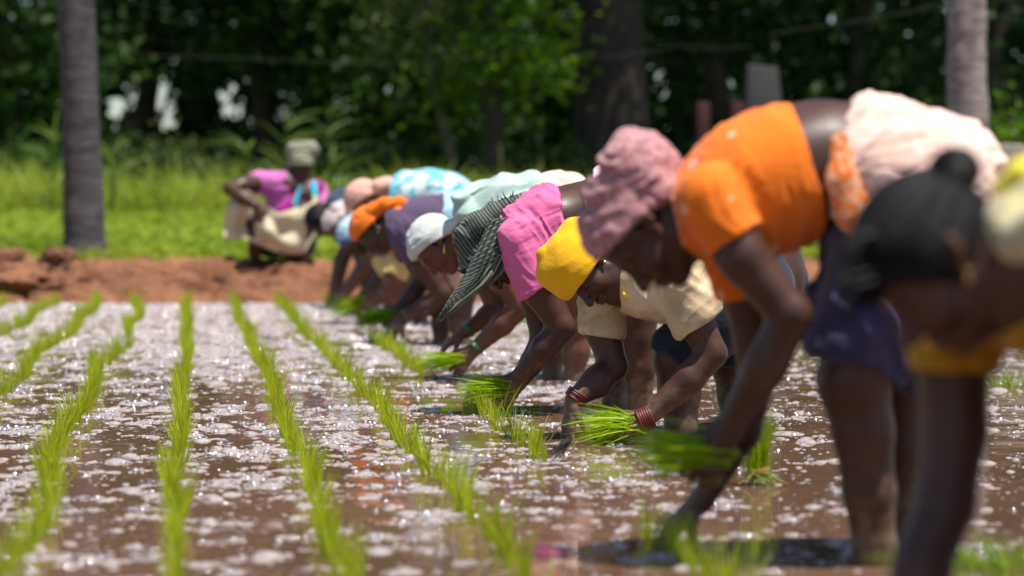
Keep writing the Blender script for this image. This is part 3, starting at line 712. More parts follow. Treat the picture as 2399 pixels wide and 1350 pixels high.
# ---- pink blouse under a green striped scarf
def person_pink():
    p = Person('person in a plain pink blouse, a green striped scarf hanging from the head', 9.1, 2.4, (1470, 965), SK_DARK)
    fr = p.head((1152, 600, 0), (-.97, .02, -.08), (-.06, .97, -.22), 1.0)
    tor = p.ch([(1238, 552, 0, 74), (1300, 528, 0, 84), (1370, 506, 0, 76)], 24, 1.25)
    pel = p.ch([(1370, 506, 0, 76), (1450, 500, 0, 100), (1490, 530, 0, 104)], 24, 1.1)
    near_up = p.ch([(1228, 570, -85, 54), (1268, 680, -110, 42), (1316, 766, -118, 31)], 14)
    near_fo = p.ch([(1316, 766, -118, 31), (1274, 818, -108, 31), (1220, 880, -92, 19)], 10)
    far_up = p.ch([(1232, 590, 85, 46), (1256, 700, 95, 36), (1272, 792, 92, 29)], 14)
    far_fo = p.ch([(1272, 792, 92, 29), (1246, 850, 80, 28), (1192, 926, 55, 18)], 10)
    leg_n = p.ch([(1475, 540, -50, 88), (1488, 660, -60, 62), (1494, 790, -60, 42)], 16) + p.ch([(1494, 790, -60, 42), (1498, 860, -55, 38), (1498, 940, -50, 29), (1497, 1060, -50, 26)], 10)
    leg_f = p.ch([(1470, 540, 60, 88), (1450, 680, 70, 60), (1438, 800, 66, 40), (1440, 870, 66, 36), (1440, 950, 66, 27), (1440, 1050, 66, 25)], 16)
    neck = p.ch([(1180, 570, 0, 36), (1235, 552, 0, 46)], 16)
    p.body(neck, tor, pel, near_up, near_fo, far_up, far_fo, leg_n, leg_f)
    p.hand((1218, 882, -92), (-.62, .78, 0), (.15, .1, 1), (-.8, -.6, -.1), .180, (.7, .9, .7), (.65, .3))
    p.hand((1190, 928, 54), (-.84, .54, 0), (.3, .9, .1), (.1, .1, -1), .180, (.35, .5, .3), (.45, .45))
    p.finish_body()
    p.cap(fr, 'hair', HAIR, .006, [((.02, 0, 0), (1, 0, -.3)), ((0, 0, -.05), (0, 0, -1))])
    pink = cloth_mat('pink_blouse_cotton', (0.74, 0.145, 0.33), dirt=.05)
    p.cloth('blouse', pink, grow(tor, 8 * p.s) + grow(p.ch([(1228, 570, -85, 56), (1272, 690, -110, 47)], 14, 1, [p.clip((1266, 676, -110), (.48, .88, 0))]), 8 * p.s)
            + grow(p.ch([(1232, 590, 85, 46), (1254, 690, 95, 40)], 14, 1, [p.clip((1252, 672, 95), (.15, 1, 0))]), 8 * p.s),
            [p.clip((1307, 480, 0), (.985, -.17, 0)), p.clip((1160, 560, 0), (-1, 0, 0))], [((.80, -.50, .2), 30, 4.2), ((.35, .9, .1), 24, 1.8)], 2.4, seed=2)
    flo = cloth_mat('pale_pink_floral_sari', (0.80, 0.50, 0.62), 'blotch', (0.80, 0.76, 0.56), 34)
    p.cloth('sari', flo, grow(pel, 11 * p.s) + p.ch([(1388, 440, -30, 26), (1412, 420, 0, 22), (1440, 430, 50, 30)], 16, 1.6), [p.clip((1374, 470, 0), (-.97, -.22, 0)), p.clip((1450, 640, 0), (0, 1, 0))], [((.7, .7, .2), 22, 3)], 2.6, seed=6)
    grn = cloth_mat('sea_green_petticoat', (0.05, 0.40, 0.25))
    p.cloth('petticoat', grn, grow(p.ch([(1480, 560, 0, 90), (1498, 700, -10, 58), (1502, 790, -10, 52)], 16, 1.3), 6 * p.s), [p.clip((1500, 754, 0), (.04, 1, 0), 2, 60)], [((1, 0, .2), 24, 2)], 2.4, seed=7)
    scm = cloth_mat('green_striped_scarf', (0.040, 0.062, 0.050), 'stripes', (0.24, 0.245, 0.19), 25, rot=(0, math.radians(42), 0), weave=.5)
    cl = [p.clip((1148, 628, 0), (.10, 1, 0))]
    P = fr['P']; e = ell(P(-.012, 0, .034), np.array([.112, .092, .088]), fr['B'], .02)
    e['clip'] = [p.clip((1150, 636, 0), (.30, .95, 0)), p.clip((1205, 560, 0), (1, .1, 0))]
    sc = [e] + p.ch([(1092, 560, -30, 30), (1120, 528, -34, 30), (1156, 500, -20, 24), (1180, 488, -14, 18)], 12) \
        + p.ch([(1176, 490, -16, 17), (1206, 478, -14, 17), (1232, 466, -6, 15), (1254, 456, 0, 9)], 6) \
        + p.ch([(1190, 512, -30, 13), (1226, 490, -14, 12), (1258, 470, -4, 6)], 4)
    hs = p.cloth('headscarf', scm, sc, (), [((.75, -.6, .2), 26, 5.0), ((.5, .8, .1), 40, 2.5)], 2.0, seed=8)
    def sm(name, kx, kv, hi, w0):
        t = NT(name); a = t.n('ShaderNodeAttribute', attribute_name='su'); b = t.n('ShaderNodeAttribute', attribute_name='sv'); oc = obj_coord(t); nz = t.noise(oc, 14, 3)
        w = t.math('ADD', t.math('MULTIPLY', a.outputs['Fac'], kx), t.math('ADD', t.math('MULTIPLY', b.outputs['Fac'], kv), t.math('MULTIPLY', nz.outputs[0], 1.1)))
        st = t.ramp(t.math('FRACT', w), [(0, 0.0), (.5 - w0, 0.0), (.5 - w0 * .55, 1.0), (.5 + w0 * .55, 1.0), (.5 + w0, 0.0)]).outputs[0]
        col = t.mix(st, t.ramp(nz.outputs[0], [(.3, (.024, .038, .031)), (.7, (.058, .082, .068))]).outputs[0], hi)
        fb = t.noise(oc, 320, 2); q = principled(t, col, .9, .2, bump(t, fb.outputs[0], .5, .004), .1); t.l(q.outputs[0], t.out.inputs[0]); return t.m
    p.sheet('scarf_end', sm('scarf_cross_stripes', 22, 3.0, (.25, .255, .20), .15), [(1150, 505, -56), (1112, 596, -76), (1080, 660, -80), (1046, 712, -76), (1020, 758, -70)],
            [(1204, 500, -58), (1182, 590, -92), (1142, 652, -94), (1086, 702, -86), (1025, 759, -72)], 3.0, 15, parent=None, seed=1)
    p.sheet('scarf_end', sm('scarf_long_stripes', 1.2, 9, (.34, .33, .24), .20), [(1186, 506, -60), (1162, 600, -96), (1118, 664, -100), (1064, 716, -92), (1021, 760, -74)],
            [(1214, 500, -40), (1200, 575, -74), (1188, 640, -80), (1120, 686, -84), (1030, 756, -74)], 2.2, 13, parent=None, seed=4)
    fr_ = []
    for i in range(26):
        a = random.uniform(-2.9, -1.2); L = random.uniform(14, 34); x, y, z = random.choice([(1168, 490, -20), (1196, 476, -20), (1120, 560, -70), (1090, 640, -80)])
        x += random.uniform(-8, 8); fr_ += p.ch([(x, y, z, 2.4), (x + L * .6 * math.cos(a), y + L * .5 * math.sin(a), z - 5, 1.8), (x + L * math.cos(a), y + L * math.sin(a), z - 4, 1.0)], 1)
    p.cloth('scarf_fringe', cloth_mat('dark_fringe', (.018, .018, .018)), fr_, (), (), 1.5, rl=0, parent=hs)
    p.ring('bracelet', plain_mat('red_thread', (.22, .03, .03), .8), (1224, 875, -92), (-.62, .78, 0), 20.5, 1.7, 2, 3)
    return p

# ---- white headwrap, mint towel, peach sari
def person_white():
    p = Person('person in a tied white headwrap with a mint towel over the back and peach sari', 10.85, 2.3, (1320, 888), SK_MID)
    fr = p.head((1024, 578, 0), (-.90, -.36, 0), (-.38, .90, -.16), 1.0)
    tor = p.ch([(1105, 548, 0, 58), (1175, 512, 0, 68), (1245, 492, 0, 66)], 20, 1.25)
    pel = p.ch([(1245, 492, 0, 66), (1310, 492, 0, 80), (1340, 510, 0, 82)], 20, 1.1)
    near_up = p.ch([(1122, 570, -66, 42), (1176, 650, -82, 34), (1222, 716, -86, 26)], 12)
    near_fo = p.ch([(1222, 716, -86, 26), (1176, 760, -80, 26), (1112, 818, -70, 16)], 9)
    far_up = p.ch([(1110, 590, 66, 38), (1142, 660, 76, 32), (1162, 722, 74, 25)], 12)
    far_fo = p.ch([(1162, 722, 74, 25), (1140, 742, 60, 24), (1094, 776, 20, 15)], 9)
    leg_n = p.ch([(1335, 520, -40, 70), (1352, 640, -46, 52), (1350, 760, -46, 34), (1350, 822, -42, 31), (1343, 885, -40, 23), (1342, 960, -40, 21)], 14)
    leg_f = p.ch([(1325, 520, 50, 70), (1310, 650, 56, 50), (1298, 764, 54, 33), (1296, 826, 54, 29), (1292, 885, 54, 22), (1292, 950, 54, 20)], 14)
    neck = p.ch([(1052, 572, 0, 30), (1105, 552, 0, 40)], 12)
    p.body(neck, tor, pel, near_up, near_fo, far_up, far_fo, leg_n, leg_f)
    p.hand((1108, 822, -70), (-.72, .68, 0), (.1, .1, 1), (-.7, -.7, -.1), .18, (.7, .9, .7), (.6, .3))
    p.hand((1090, 779, 18), (-.85, .52, 0), (.4, .9, .2), (0, .2, -1), .18, (.45, .5, .4), (.45, .4))
    p.finish_body()
    p.cap(fr, 'hair', HAIR, .006, [((.012, 0, 0), (1, 0, -.3)), ((0, 0, -.045), (0, 0, -1))])
    whi = cloth_mat('white_headcloth', (0.58, 0.60, 0.57), dirt=.08)
    kn = p.ch([(1058, 536, -30, 15), (1072, 530, -36, 12)], 5) + p.ch([(1072, 530, -36, 13), (1090, 512, -34, 24), (1104, 498, -30, 15)], 3) + p.ch([(1072, 534, -36, 11), (1082, 552, -42, 19), (1088, 562, -44, 10)], 3) + p.ch([(1074, 528, -36, 10), (1106, 532, -34, 20), (1118, 536, -30, 10)], 3)
    p.cap(fr, 'headwrap', whi, .020, [((.026, 0, .030), (.62, 0, -1))], kn, [((.75, .6, .2), 24, 2.6), ((-.3, .9, .3), 36, 1.6)], 4)
    p.cloth('blouse', cloth_mat('coral_blouse_cotton', (0.75, 0.27, 0.22)), grow(p.ch([(1085, 560, 0, 42), (1130, 538, 0, 60), (1180, 512, 0, 70)], 16, 1.2), 5 * p.s), [p.clip((1066, 570, 0), (-.95, .2, 0))], [((.8, -.5, .2), 22, 1.5)], 2.3)
    mint = cloth_mat('mint_cotton_towel', (0.42, 0.56, 0.50), dirt=.06)
    p.cloth('shoulder_towel', mint, grow(p.ch([(1118, 520, -20, 52), (1180, 498, 0, 66), (1248, 478, 0, 58)], 18, 1.25), 8 * p.s) + p.ch([(1085, 470, -40, 18), (1105, 452, -20, 18), (1140, 450, 0, 22)], 12, 1.3),
            [p.clip((1150, 545, 0), (-.3, .95, 0)), p.clip((1252, 470, 0), (.97, .1, 0))], [((.3, .95, .2), 34, 8), ((.9, .3, 0), 50, 4)], 2.4, seed=3)
    pea = cloth_mat('salmon_sari_cotton', (0.80, 0.42, 0.33), 'blotch', (0.82, 0.62, 0.52), 22)
    p.cloth('sari', pea, grow(pel, 8 * p.s) + grow(leg_n[0:1] + leg_f[0:1], 8 * p.s), [p.clip((1248, 450, 0), (-.98, -.1, 0)), p.clip((1320, 640, 0), (0, 1, 0), 4, 60)], [((.6, .75, .2), 24, 2.6)], 2.4, seed=5)
    gl = plain_mat('green_glass_bangle', (.03, .16, .05), .25)
    p.ring('bangle', gl, (1116, 813, -72), (-.72, .68, 0), 18.5, 2.2, 2, 4.5)
    p.ring('bangle', gl, (1098, 773, 22), (-.8, .58, 0), 17.5, 2.2, 2, 4.5)
    p.earring(fr, 1, GOLD, .03, .0045)
    return p

# ---- purple blouse, orange headwrap
def person_purple():
    p = Person('person in a dark purple blouse with an orange headwrap and pale blue sari', 13.6, 2.0, (1075, 808), SK_DARK)
    fr = p.head((874, 540, 0), (-.90, -.34, 0), (-.36, .92, -.15), 1.0)
    tor = p.ch([(938, 536, 0, 50), (990, 528, 0, 56), (1040, 515, 0, 54)], 16, 1.25)
    pel = p.ch([(1040, 515, 0, 54), (1092, 520, 0, 66), (1115, 540, 0, 66)], 16, 1.1)
    near_up = p.ch([(956, 548, -52, 36), (992, 622, -66, 28), (1038, 688, -70, 22)], 10)
    near_fo = p.ch([(1038, 688, -70, 22), (1000, 718, -64, 22), (944, 744, -56, 14)], 8)
    far_up = p.ch([(944, 560, 52, 32), (978, 620, 60, 25), (996, 648, 60, 22)], 10)
    far_fo = p.ch([(996, 648, 60, 22), (968, 690, 54, 21), (936, 722, 40, 13)], 8)
    leg_n = p.ch([(1105, 560, -36, 56), (1088, 660, -40, 38), (1076, 720, -40, 30), (1080, 760, -36, 26), (1082, 806, -32, 19), (1082, 860, -32, 17)], 10)
    leg_f = p.ch([(1095, 560, 40, 56), (1060, 650, 44, 38), (1034, 716, 44, 28), (1034, 760, 44, 23), (1032, 805, 44, 17), (1032, 860, 44, 16)], 10)
    neck = p.ch([(898, 545, 0, 25), (940, 538, 0, 33)], 10)
    p.body(neck, tor, pel, near_up, near_fo, far_up, far_fo, leg_n, leg_f)
    p.hand((940, 746, -56), (-.55, .83, 0), (.5, .3, .7), (-.4, .1, -.9), .185, (.30, .35, .25), (.5, .4), .16)
    p.hand((934, 724, 39), (-.75, .62, 0), (.1, .3, 1), (-.6, -.7, -.1), .18, (.7, .9, .7), (.6, .3))
    p.finish_body()
    p.cap(fr, 'hair', HAIR, .007, [((.010, 0, 0), (1, 0, -.25)), ((0, 0, -.045), (0, 0, -1))])
    orc = cloth_mat('orange_headcloth', (0.88, 0.185, 0.010), dirt=.05)
    kn = p.ch([(872, 496, -16, 20), (900, 480, -22, 17), (930, 474, -22, 14), (950, 478, -18, 9)], 4) + p.ch([(912, 508, -30, 12), (934, 500, -28, 16), (954, 496, -22, 9)], 3)
    p.cap(fr, 'headwrap', orc, .018, [((.024, 0, .036), (.45, 0, -1))], kn, [((.6, .8, .2), 15, 1.6)], 2)
    pur = cloth_mat('purple_blouse_cotton', (0.100, 0.062, 0.120), dirt=.1)
    p.cloth('blouse', pur, grow(tor, 6 * p.s) + grow(p.ch([(956, 548, -52, 38), (988, 614, -66, 32)], 10, 1, [p.clip((984, 606, -64), (.45, .89, 0))]), 5 * p.s)
            + grow(p.ch([(944, 560, 52, 32), (972, 612, 60, 28)], 10, 1, [p.clip((968, 604, 60), (.4, .9, 0))]), 5 * p.s),
            [p.clip((1040, 500, 0), (.99, .1, 0)), p.clip((908, 540, 0), (-.97, .15, 0))], [((.7, -.6, .2), 18, 1.8)], 2, seed=3)
    p.cloth('sari', cloth_mat('pale_blue_sari', (.36, .60, .74), 'fine', (.5, .70, .78), 30), grow(pel, 7 * p.s) + grow(leg_n[0:1] + leg_f[0:1], 6 * p.s), [p.clip((1036, 500, 0), (-.99, 0, 0)), p.clip((1090, 632, 0), (.1, 1, 0))], [((.6, .7, .2), 18, 2)], 2, seed=4)
    p.cloth('petticoat', cloth_mat('peach_petticoat', (.76, .46, .30)), grow(leg_n[0:1] + leg_f[0:1] + leg_f[1:2], 7 * p.s), [p.clip((1050, 694, 0), (.1, 1, 0), 2, 40), p.clip((1080, 600, 0), (0, -1, 0))], [((.9, .2, .2), 16, 2)], 2, seed=5)
    gl = plain_mat('olive_glass_bangle', (.10, .13, .03), .3)
    p.ring('bangle', gl, (950, 740, -57), (-.85, .5, 0), 15, 1.7, 2, 3.2)
    p.earring(fr, 1, GOLD, .016, .004)

# ---- peach turban, cyan and white sari
def person_turban():
    p = Person('person in a rounded peach turban and a cyan and white sari, behind the orange headwrap', 15.9, 1.9, (985, 760), SK_MID)
    fr = p.head((856, 474, 0), (-.86, -.50, 0), (-.50, .85, -.1), 1.0)
    tor = p.ch([(905, 495, 0, 42), (955, 462, 0, 50), (1005, 452, 0, 48)], 14, 1.25)
    pel = p.ch([(1005, 452, 0, 48), (1045, 470, 0, 58), (1055, 490, 0, 60)], 14, 1.1)
    near_up = p.ch([(920, 520, -44, 30), (948, 590, -54, 24), (972, 628, -56, 19)], 9)
    near_fo = p.ch([(972, 628, -56, 19), (938, 660, -50, 19), (892, 695, -40, 12)], 7)
    far_up = p.ch([(910, 520, 44, 28), (930, 590, 50, 22), (944, 630, 50, 18)], 9)
    far_fo = p.ch([(944, 630, 50, 18), (916, 664, 40, 18), (880, 700, 24, 11)], 7)
    leg_n = p.ch([(1045, 500, -30, 50), (990, 570, -34, 42), (928, 650, -36, 29), (930, 700, -34, 24), (934, 758, -30, 17), (934, 800, -30, 15)], 10)
    leg_f = p.ch([(1050, 500, 34, 50), (1020, 580, 38, 38), (985, 660, 38, 27), (986, 705, 38, 22), (986, 758, 38, 16), (986, 800, 38, 15)], 10)
    p.body(p.ch([(880, 484, 0, 22), (915, 490, 0, 28)], 8), tor, pel, near_up, near_fo, far_up, far_fo, leg_n, leg_f)
    p.hand((889, 698, -40), (-.8, .6, 0), (.1, .2, 1), (-.6, -.7, -.1), .18, (.6, .8, .6), (.5, .3))
    p.hand((878, 702, 24), (-.8, .6, 0), (.3, .9, .1), (0, 0, -1), .18, (.4, .5, .4), (.5, .3))
    p.finish_body()
    pe = cloth_mat('peach_turban_cloth', (.74, .40, .31), dirt=.06)
    kn = p.ch([(888, 440, -12, 22), (904, 436, -8, 22), (912, 452, 0, 18)], 4)
    p.cap(fr, 'headwrap', pe, .026, [((.02, 0, .020), (.5, 0, -1))], kn, [((.35, .9, .3), 9, 1.3)], 3, 1.0)
    cy = cloth_mat('cyan_white_sari', (.14, .50, .60), 'blotch', (.66, .74, .77), 14.0, dirt=.08)
    p.cloth('sari', cy, grow(tor, 6 * p.s) + grow(pel, 7 * p.s), [p.clip((912, 480, 0), (-.97, -.1, 0)), p.clip((1000, 540, 0), (0, 1, 0))], [((.5, .8, .3), 20, 2)], 1.9)
    p.cloth('blouse', cloth_mat('deep_orange_sleeves', (.70, .17, .03)), grow(p.ch([(920, 520, -44, 30), (950, 595, -54, 25), (968, 624, -56, 20)], 9, 1, [p.clip((958, 614, -55), (.5, .86, 0))]), 5 * p.s), (), (), 1.9)
    ye = cloth_mat('buttery_skirt_cotton', (.68, .46, .15))
    p.cloth('skirt', ye, grow(p.ch([(1045, 500, -30, 50), (990, 570, -34, 44), (926, 650, -36, 35)], 10, 1, [p.clip((935, 650, 0), (-.42, .9, 0), 2, 40)]), 6 * p.s)
            + p.ch([(884, 612, -30, 12), (905, 625, -30, 22), (940, 620, -30, 28)], 10) + grow(p.ch([(1020, 560, 38, 40), (975, 670, 38, 30)], 10, 1, [p.clip((970, 690, 0), (0, 1, 0))]), 5 * p.s), (), [((.7, -.6, .2), 20, 2)], 1.9, seed=3)
    p.ring('bangle', plain_mat('thin_copper', (.5, .3, .15), .35, 1), (898, 690, -42), (-.8, .6, 0), 13, 1.4)

def person_far(label, d0, head, up, fw, sh, hip, hand_x, wrap, skin, extra=None, leg_y=None, blouse=None, sari=None):
    """the last three of the line, mostly hidden: same build at their own places"""
    p = Person(label, d0, 1.8, (hip[0], 490 + F * CAM_H / d0), skin)
    q = 330.0 / (F / d0)   # sizes below are drawn for 330 px per metre
    k = 1 / q
    wl = 490 + F * CAM_H / d0
    fr = p.head((head[0], head[1], 0), up, fw, 1.0)
    tor = p.ch([(sh[0], sh[1], 0, 38 * k), ((sh[0] + hip[0]) / 2, (sh[1] + hip[1]) / 2 - 8, 0, 42 * k), (hip[0], hip[1], 0, 50 * k)], 12, 1.25)
    ey = sh[1] + 78 * k
    arms = []
    for z, dx in ((-40 * k, 0), (40 * k, -8)):
        arms.append(p.ch([(sh[0] + dx + 4, sh[1] + 10, z, 26 * k), (sh[0] + dx + 14, ey - 24, z * 1.2, 20 * k), (sh[0] + dx + 22, ey + 14, z * 1.2, 16 * k)], 8))
        arms.append(p.ch([(sh[0] + dx + 22, ey + 14, z * 1.2, 16 * k), (sh[0] + dx + 4, ey + 50 * k, z, 15 * k), (hand_x + dx, wl - 26 * k, z * .6, 10 * k)], 7))
    legs = []
    for z in (-30 * k, 34 * k):
        legs.append(p.ch([(hip[0], hip[1] + 20, z, 44 * k), (hip[0] - 22 + z * .3, (hip[1] + wl) / 2, z, 27 * k), (hip[0] - 16 + z * .3, wl - 10, z, 16 * k), (hip[0] - 16 + z * .3, wl + 30, z, 15 * k)], 10))
    p.body(p.ch([(head[0] + 12, head[1] + 4, 0, 19 * k), (sh[0], sh[1], 0, 26 * k)], 8), tor, *arms, *legs)
    for z, dx in ((-24 * k, 0), (24 * k, -8)):
        p.hand((hand_x + dx, wl - 26 * k, z), (-.4, .9, 0), (.8, .3, .3), (.2, 0, -1), .175, (.4, .5, .4), (.5, .3))
    p.finish_body()
    if blouse: p.cloth('blouse', blouse, grow(tor[:1], 5 * p.s) + grow(arms[0][:1] + arms[2][:1], 5 * p.s), (), [((.7, -.6, .2), 14, 1.5)], 1.8)
    if sari: p.cloth('sari', sari, grow(tor[1:], 6 * p.s) + grow(legs[0][:1] + legs[1][:1], 6 * p.s), (), [((.6, .7, .2), 16, 2)], 1.8, seed=2)
    if wrap: wrap(p, fr)
    return p

def far_three():
    def w8(p, fr):
        p.cap(fr, 'headwrap', cloth_mat('pale_blue_headcloth', (.45, .66, .80), dirt=.05), .020, [((.045, 0, .0), (.9, 0, -.8))], (), [((.4, .9, .2), 12, 1.2)], 1)
        p.cap(fr, 'headwrap_band', cloth_mat('royal_blue_cloth', (.035, .10, .50)), .024, [((.052, 0, .0), (.9, 0, -.8)), ((.018, 0, .012), (-.9, 0, .8))], (), (), 1)
    person_far('person whose pale and royal blue headwrap shows just left of the orange headwrap', 17.2, (832, 556), (-.82, -.5, -.2), (-.48, .80, -.32), (885, 520), (985, 515), 842, w8, SK_DARK,
               blouse=cloth_mat('plum_blouse', (.10, .05, .09)), sari=cloth_mat('teal_sari', (.05, .30, .34)))
    def w9(p, fr):
        kn = p.ch([(790, 492, -8, 16), (806, 486, 0, 16), (802, 508, -18, 14)], 3)
        p.cap(fr, 'headwrap', cloth_mat('offwhite_headcloth', (.66, .54, .52), dirt=.08), .018, [((.03, 0, .03), (.5, 0, -1))], kn, [((.5, .8, .3), 10, 1.6)], 2)
    person_far('person in a crumpled off white headwrap, third from the far end of the planting line', 18.2, (797, 530), (-.80, -.58, 0), (-.55, .82, -.15), (846, 508), (940, 500), 800, w9, SK_MID,
               blouse=cloth_mat('cream_sleeves', (.66, .56, .46)), sari=cloth_mat('grey_pink_sari', (.5, .34, .36)))
    def w10(p, fr):
        p.cap(fr, 'hair', HAIR, .014, [((.045, 0, .01), (.8, 0, -.6))], p.ch([(776, 496, 0, 16), (790, 484, 0, 12)], 8), (), 2)
    person_far('person with uncovered black hair at the far end of the planting line', 18.9, (752, 518), (-.86, -.35, 0), (-.34, .88, 0), (800, 486), (890, 480), 786, w10, SK_DARK,
               blouse=cloth_mat('navy_spotted_blouse', (.03, .05, .085), 'dots', (.4, .5, .55), 60), sari=cloth_mat('dark_teal_sari', (.03, .09, .11)))

# ---- the woman squatting on the bank
def person_squat():
    p = Person('person squatting on the earth bank in a pink blouse and striped olive headwrap', 20.6, 1.5, (650, 612), SK_DARK, ground_z=.29, group=None, mud=False)
    fr = p.head((706, 392, 0), (-.10, -.97, -.1), (.42, .36, -.82), 1.0)
    tor = p.ch([(672, 440, 10, 34), (668, 490, 20, 42), (664, 540, 50, 46)], 12, 1.0)
    shl = p.ch([(612, 428, 10, 24), (672, 436, 0, 30), (734, 448, 0, 24)], 12)
    rarm = p.ch([(608, 428, 0, 24), (570, 434, -40, 19), (540, 443, -66, 16)], 8) + p.ch([(540, 443, -66, 16), (566, 462, -96, 16), (598, 482, -118, 11)], 6)
    larm = p.ch([(740, 450, 0, 22), (754, 490, -20, 15), (748, 520, -40, 12)], 6) + p.ch([(748, 520, -40, 12), (735, 500, -70, 11), (728, 474, -84, 8)], 6)
    legr = p.ch([(640, 568, 30, 36), (606, 520, -60, 26), (600, 545, -64, 20), (598, 590, -34, 15), (597, 608, -20, 12)], 10) + p.ch([(597, 610, -20, 12), (588, 614, -60, 8)], 6)
    legl = p.ch([(700, 568, 30, 36), (714, 524, -60, 26), (710, 552, -64, 20), (702, 596, -40, 15), (704, 624, -36, 12)], 10) + p.ch([(704, 626, -36, 12), (712, 630, -76, 8)], 6)
    p.body(p.ch([(694, 408, 4, 17), (676, 434, 4, 21)], 8), tor, shl, rarm, larm, legr, legl)
    p.hand((600, 484, -120), (.12, .95, -.1), (.3, .1, .9), (.95, -.1, 0), .18, (.6, .9, .7), (.5, .3))
    p.hand((728, 474, -84), (-.3, -.8, -.2), (0, .1, 1), (-.9, .3, 0), .18, (.7, .9, .7), (.5, .3))
    p.finish_body()
    olive = cloth_mat('olive_striped_headcloth', (.29, .29, .20), 'stripes', (.06, .065, .04), 7, rot=(0, math.radians(82), 0))
    p.cap(fr, 'headwrap', olive, .026, [((.0, 0, .022), (.28, 0, -1))], p.ch([(692, 352, 0, 22), (726, 352, 0, 22)], 12), [((.1, 1, .1), 8, 1.0)], 2)
    p.cap(fr, 'hair', HAIR, .006, [((.03, 0, 0), (1, 0, -.3)), ((0, 0, -.045), (0, 0, -1))])
    pk = cloth_mat('orchid_pink_blouse', (.62, .16, .45), dirt=.05)
    p.cloth('blouse', pk, grow(tor, 5 * p.s) + grow(p.ch([(612, 428, 10, 24), (660, 438, 2, 30)], 12), 4 * p.s) + grow(p.ch([(608, 428, 0, 23), (578, 434, -16, 18)], 6, 1, [p.clip((587, 432, -10), (-.97, .1, 0))]), 4 * p.s)
            + grow(p.ch([(740, 450, 0, 23), (752, 486, -16, 18)], 6, 1, [p.clip((750, 480, -10), (.2, 1, 0))]), 4 * p.s), (), [((.5, .8, .2), 14, 1.2)], 1.5)
    mg = cloth_mat('magenta_sari_end', (.40, .015, .26)); p.cloth('sari_end', mg, p.ch([(744, 438, -22, 15), (712, 466, -36, 21), (670, 500, -36, 22), (640, 515, -30, 16)], 10, .6), (), [((.7, .7, 0), 12, 1.3)], 1.5)
    cyb = cloth_mat('cyan_border', (.02, .55, .70)); p.cloth('sari_border', cyb, p.ch([(735, 432, -38, 8), (736, 470, -52, 8)], 5, .5) + p.ch([(704, 440, -52, 5), (690, 480, -62, 6)], 5, .5), (), (), 1.3)
    sk = cloth_mat('dark_plum_skirt', (.035, .018, .04)); p.cloth('skirt', sk, grow(p.ch([(640, 568, 30, 38), (606, 522, -60, 28)], 10) + p.ch([(700, 568, 30, 38), (714, 526, -60, 28)], 10), 4 * p.s) + p.ch([(630, 580, 0, 20), (700, 580, 0, 22)], 12), [p.clip((650, 602, 0), (0, 1, 0))], [((.8, .5, .2), 16, 2)], 1.5)
    # the cloth she holds open before her: a real sheet, sagging between the hands
    n, m = 46, 30
    tx = [0, .10, .22, .38, .52, .66, .82, 1.0]; top = [(530, 474), (560, 456), (580, 444), (628, 486), (652, 500), (684, 492), (734, 456), (754, 470)]
    bx = [0, .10, .22, .38, .52, .66, .82, 1.0]; bot = [(522, 572), (540, 560), (574, 560), (610, 576), (646, 590), (684, 597), (714, 594), (744, 540)]
    V = []
    for i in range(n):
        u = i / (n - 1)
        T = (np.interp(u, tx, [a[0] for a in top]), np.interp(u, tx, [a[1] for a in top])); Bo = (np.interp(u, bx, [a[0] for a in bot]), np.interp(u, bx, [a[1] for a in bot]))
        for j in range(m):
            v = j / (m - 1)
            x = T[0] + (Bo[0] - T[0]) * v; y = T[1] + (Bo[1] - T[1]) * v
            z = -74 - 30 * math.sin(math.pi * min(1, max(0, (u - .15) / .85))) * math.sin(math.pi * (.15 + .75 * v)) + 9 * math.sin(u * 19 + v * 5.5) * (1 - .5 * v) + 8 * math.sin(u * 9 - v * 9) - (8 if u < .15 else 0)
            V.append(p.pt(x, y, z))
    V = p.w(np.array(V)); Q = np.array([[i * m + j, (i + 1) * m + j, (i + 1) * m + j + 1, i * m + j + 1] for i in range(n - 1) for j in range(m - 1)])
    o0 = at(650, 540, 20.25)
    sheet = mesh_np('held_cloth', V, Q, cloth_mat('unbleached_cotton', (.80, .69, .46), dirt=.05, thin=.25), None, origin=o0)
    so = sheet.modifiers.new('thickness', 'SOLIDIFY'); so.thickness = .005
    sb = sheet.modifiers.new('smooth', 'SUBSURF'); sb.levels = 1; sb.render_levels = 1
    set_props(sheet, 'cream cotton cloth held open between both hands of the squatting person', 'cloth')
# ------------------------------------------------------------------ vegetation helpers
def tube(pts, rad, M=14, wob=0.0, seed=0, rings=0.0):
    """(verts, quads) of a tapered tube through world points"""
    pts = np.asarray(pts, float); n = len(pts); V = []
    for i in range(n):
        a = unit(pts[min(i + 1, n - 1)] - pts[max(i - 1, 0)])
        e1 = unit(np.cross(a, [0.31, 0.95, 0.05])); e2 = np.cross(a, e1)
        for j in range(M):
            t = 2 * math.pi * j / M
            r = rad[i] * (1 + wob * vnoise(np.array([math.cos(t) * 1.3, math.sin(t) * 1.3, i * .35]), 1, seed))
            V.append(pts[i] + (e1 * math.cos(t) + e2 * math.sin(t)) * r)
    Q = [[i * M + j, i * M + (j + 1) % M, (i + 1) * M + (j + 1) % M, (i + 1) * M + j] for i in range(n - 1) for j in range(M)]
    return np.array(V), np.array(Q)

def join(parts):
    V = []; Q = []; o = 0
    for v, q in parts:
        V.append(v); Q.append(np.asarray(q) + o); o += len(v)
    return np.concatenate(V), np.concatenate(Q)

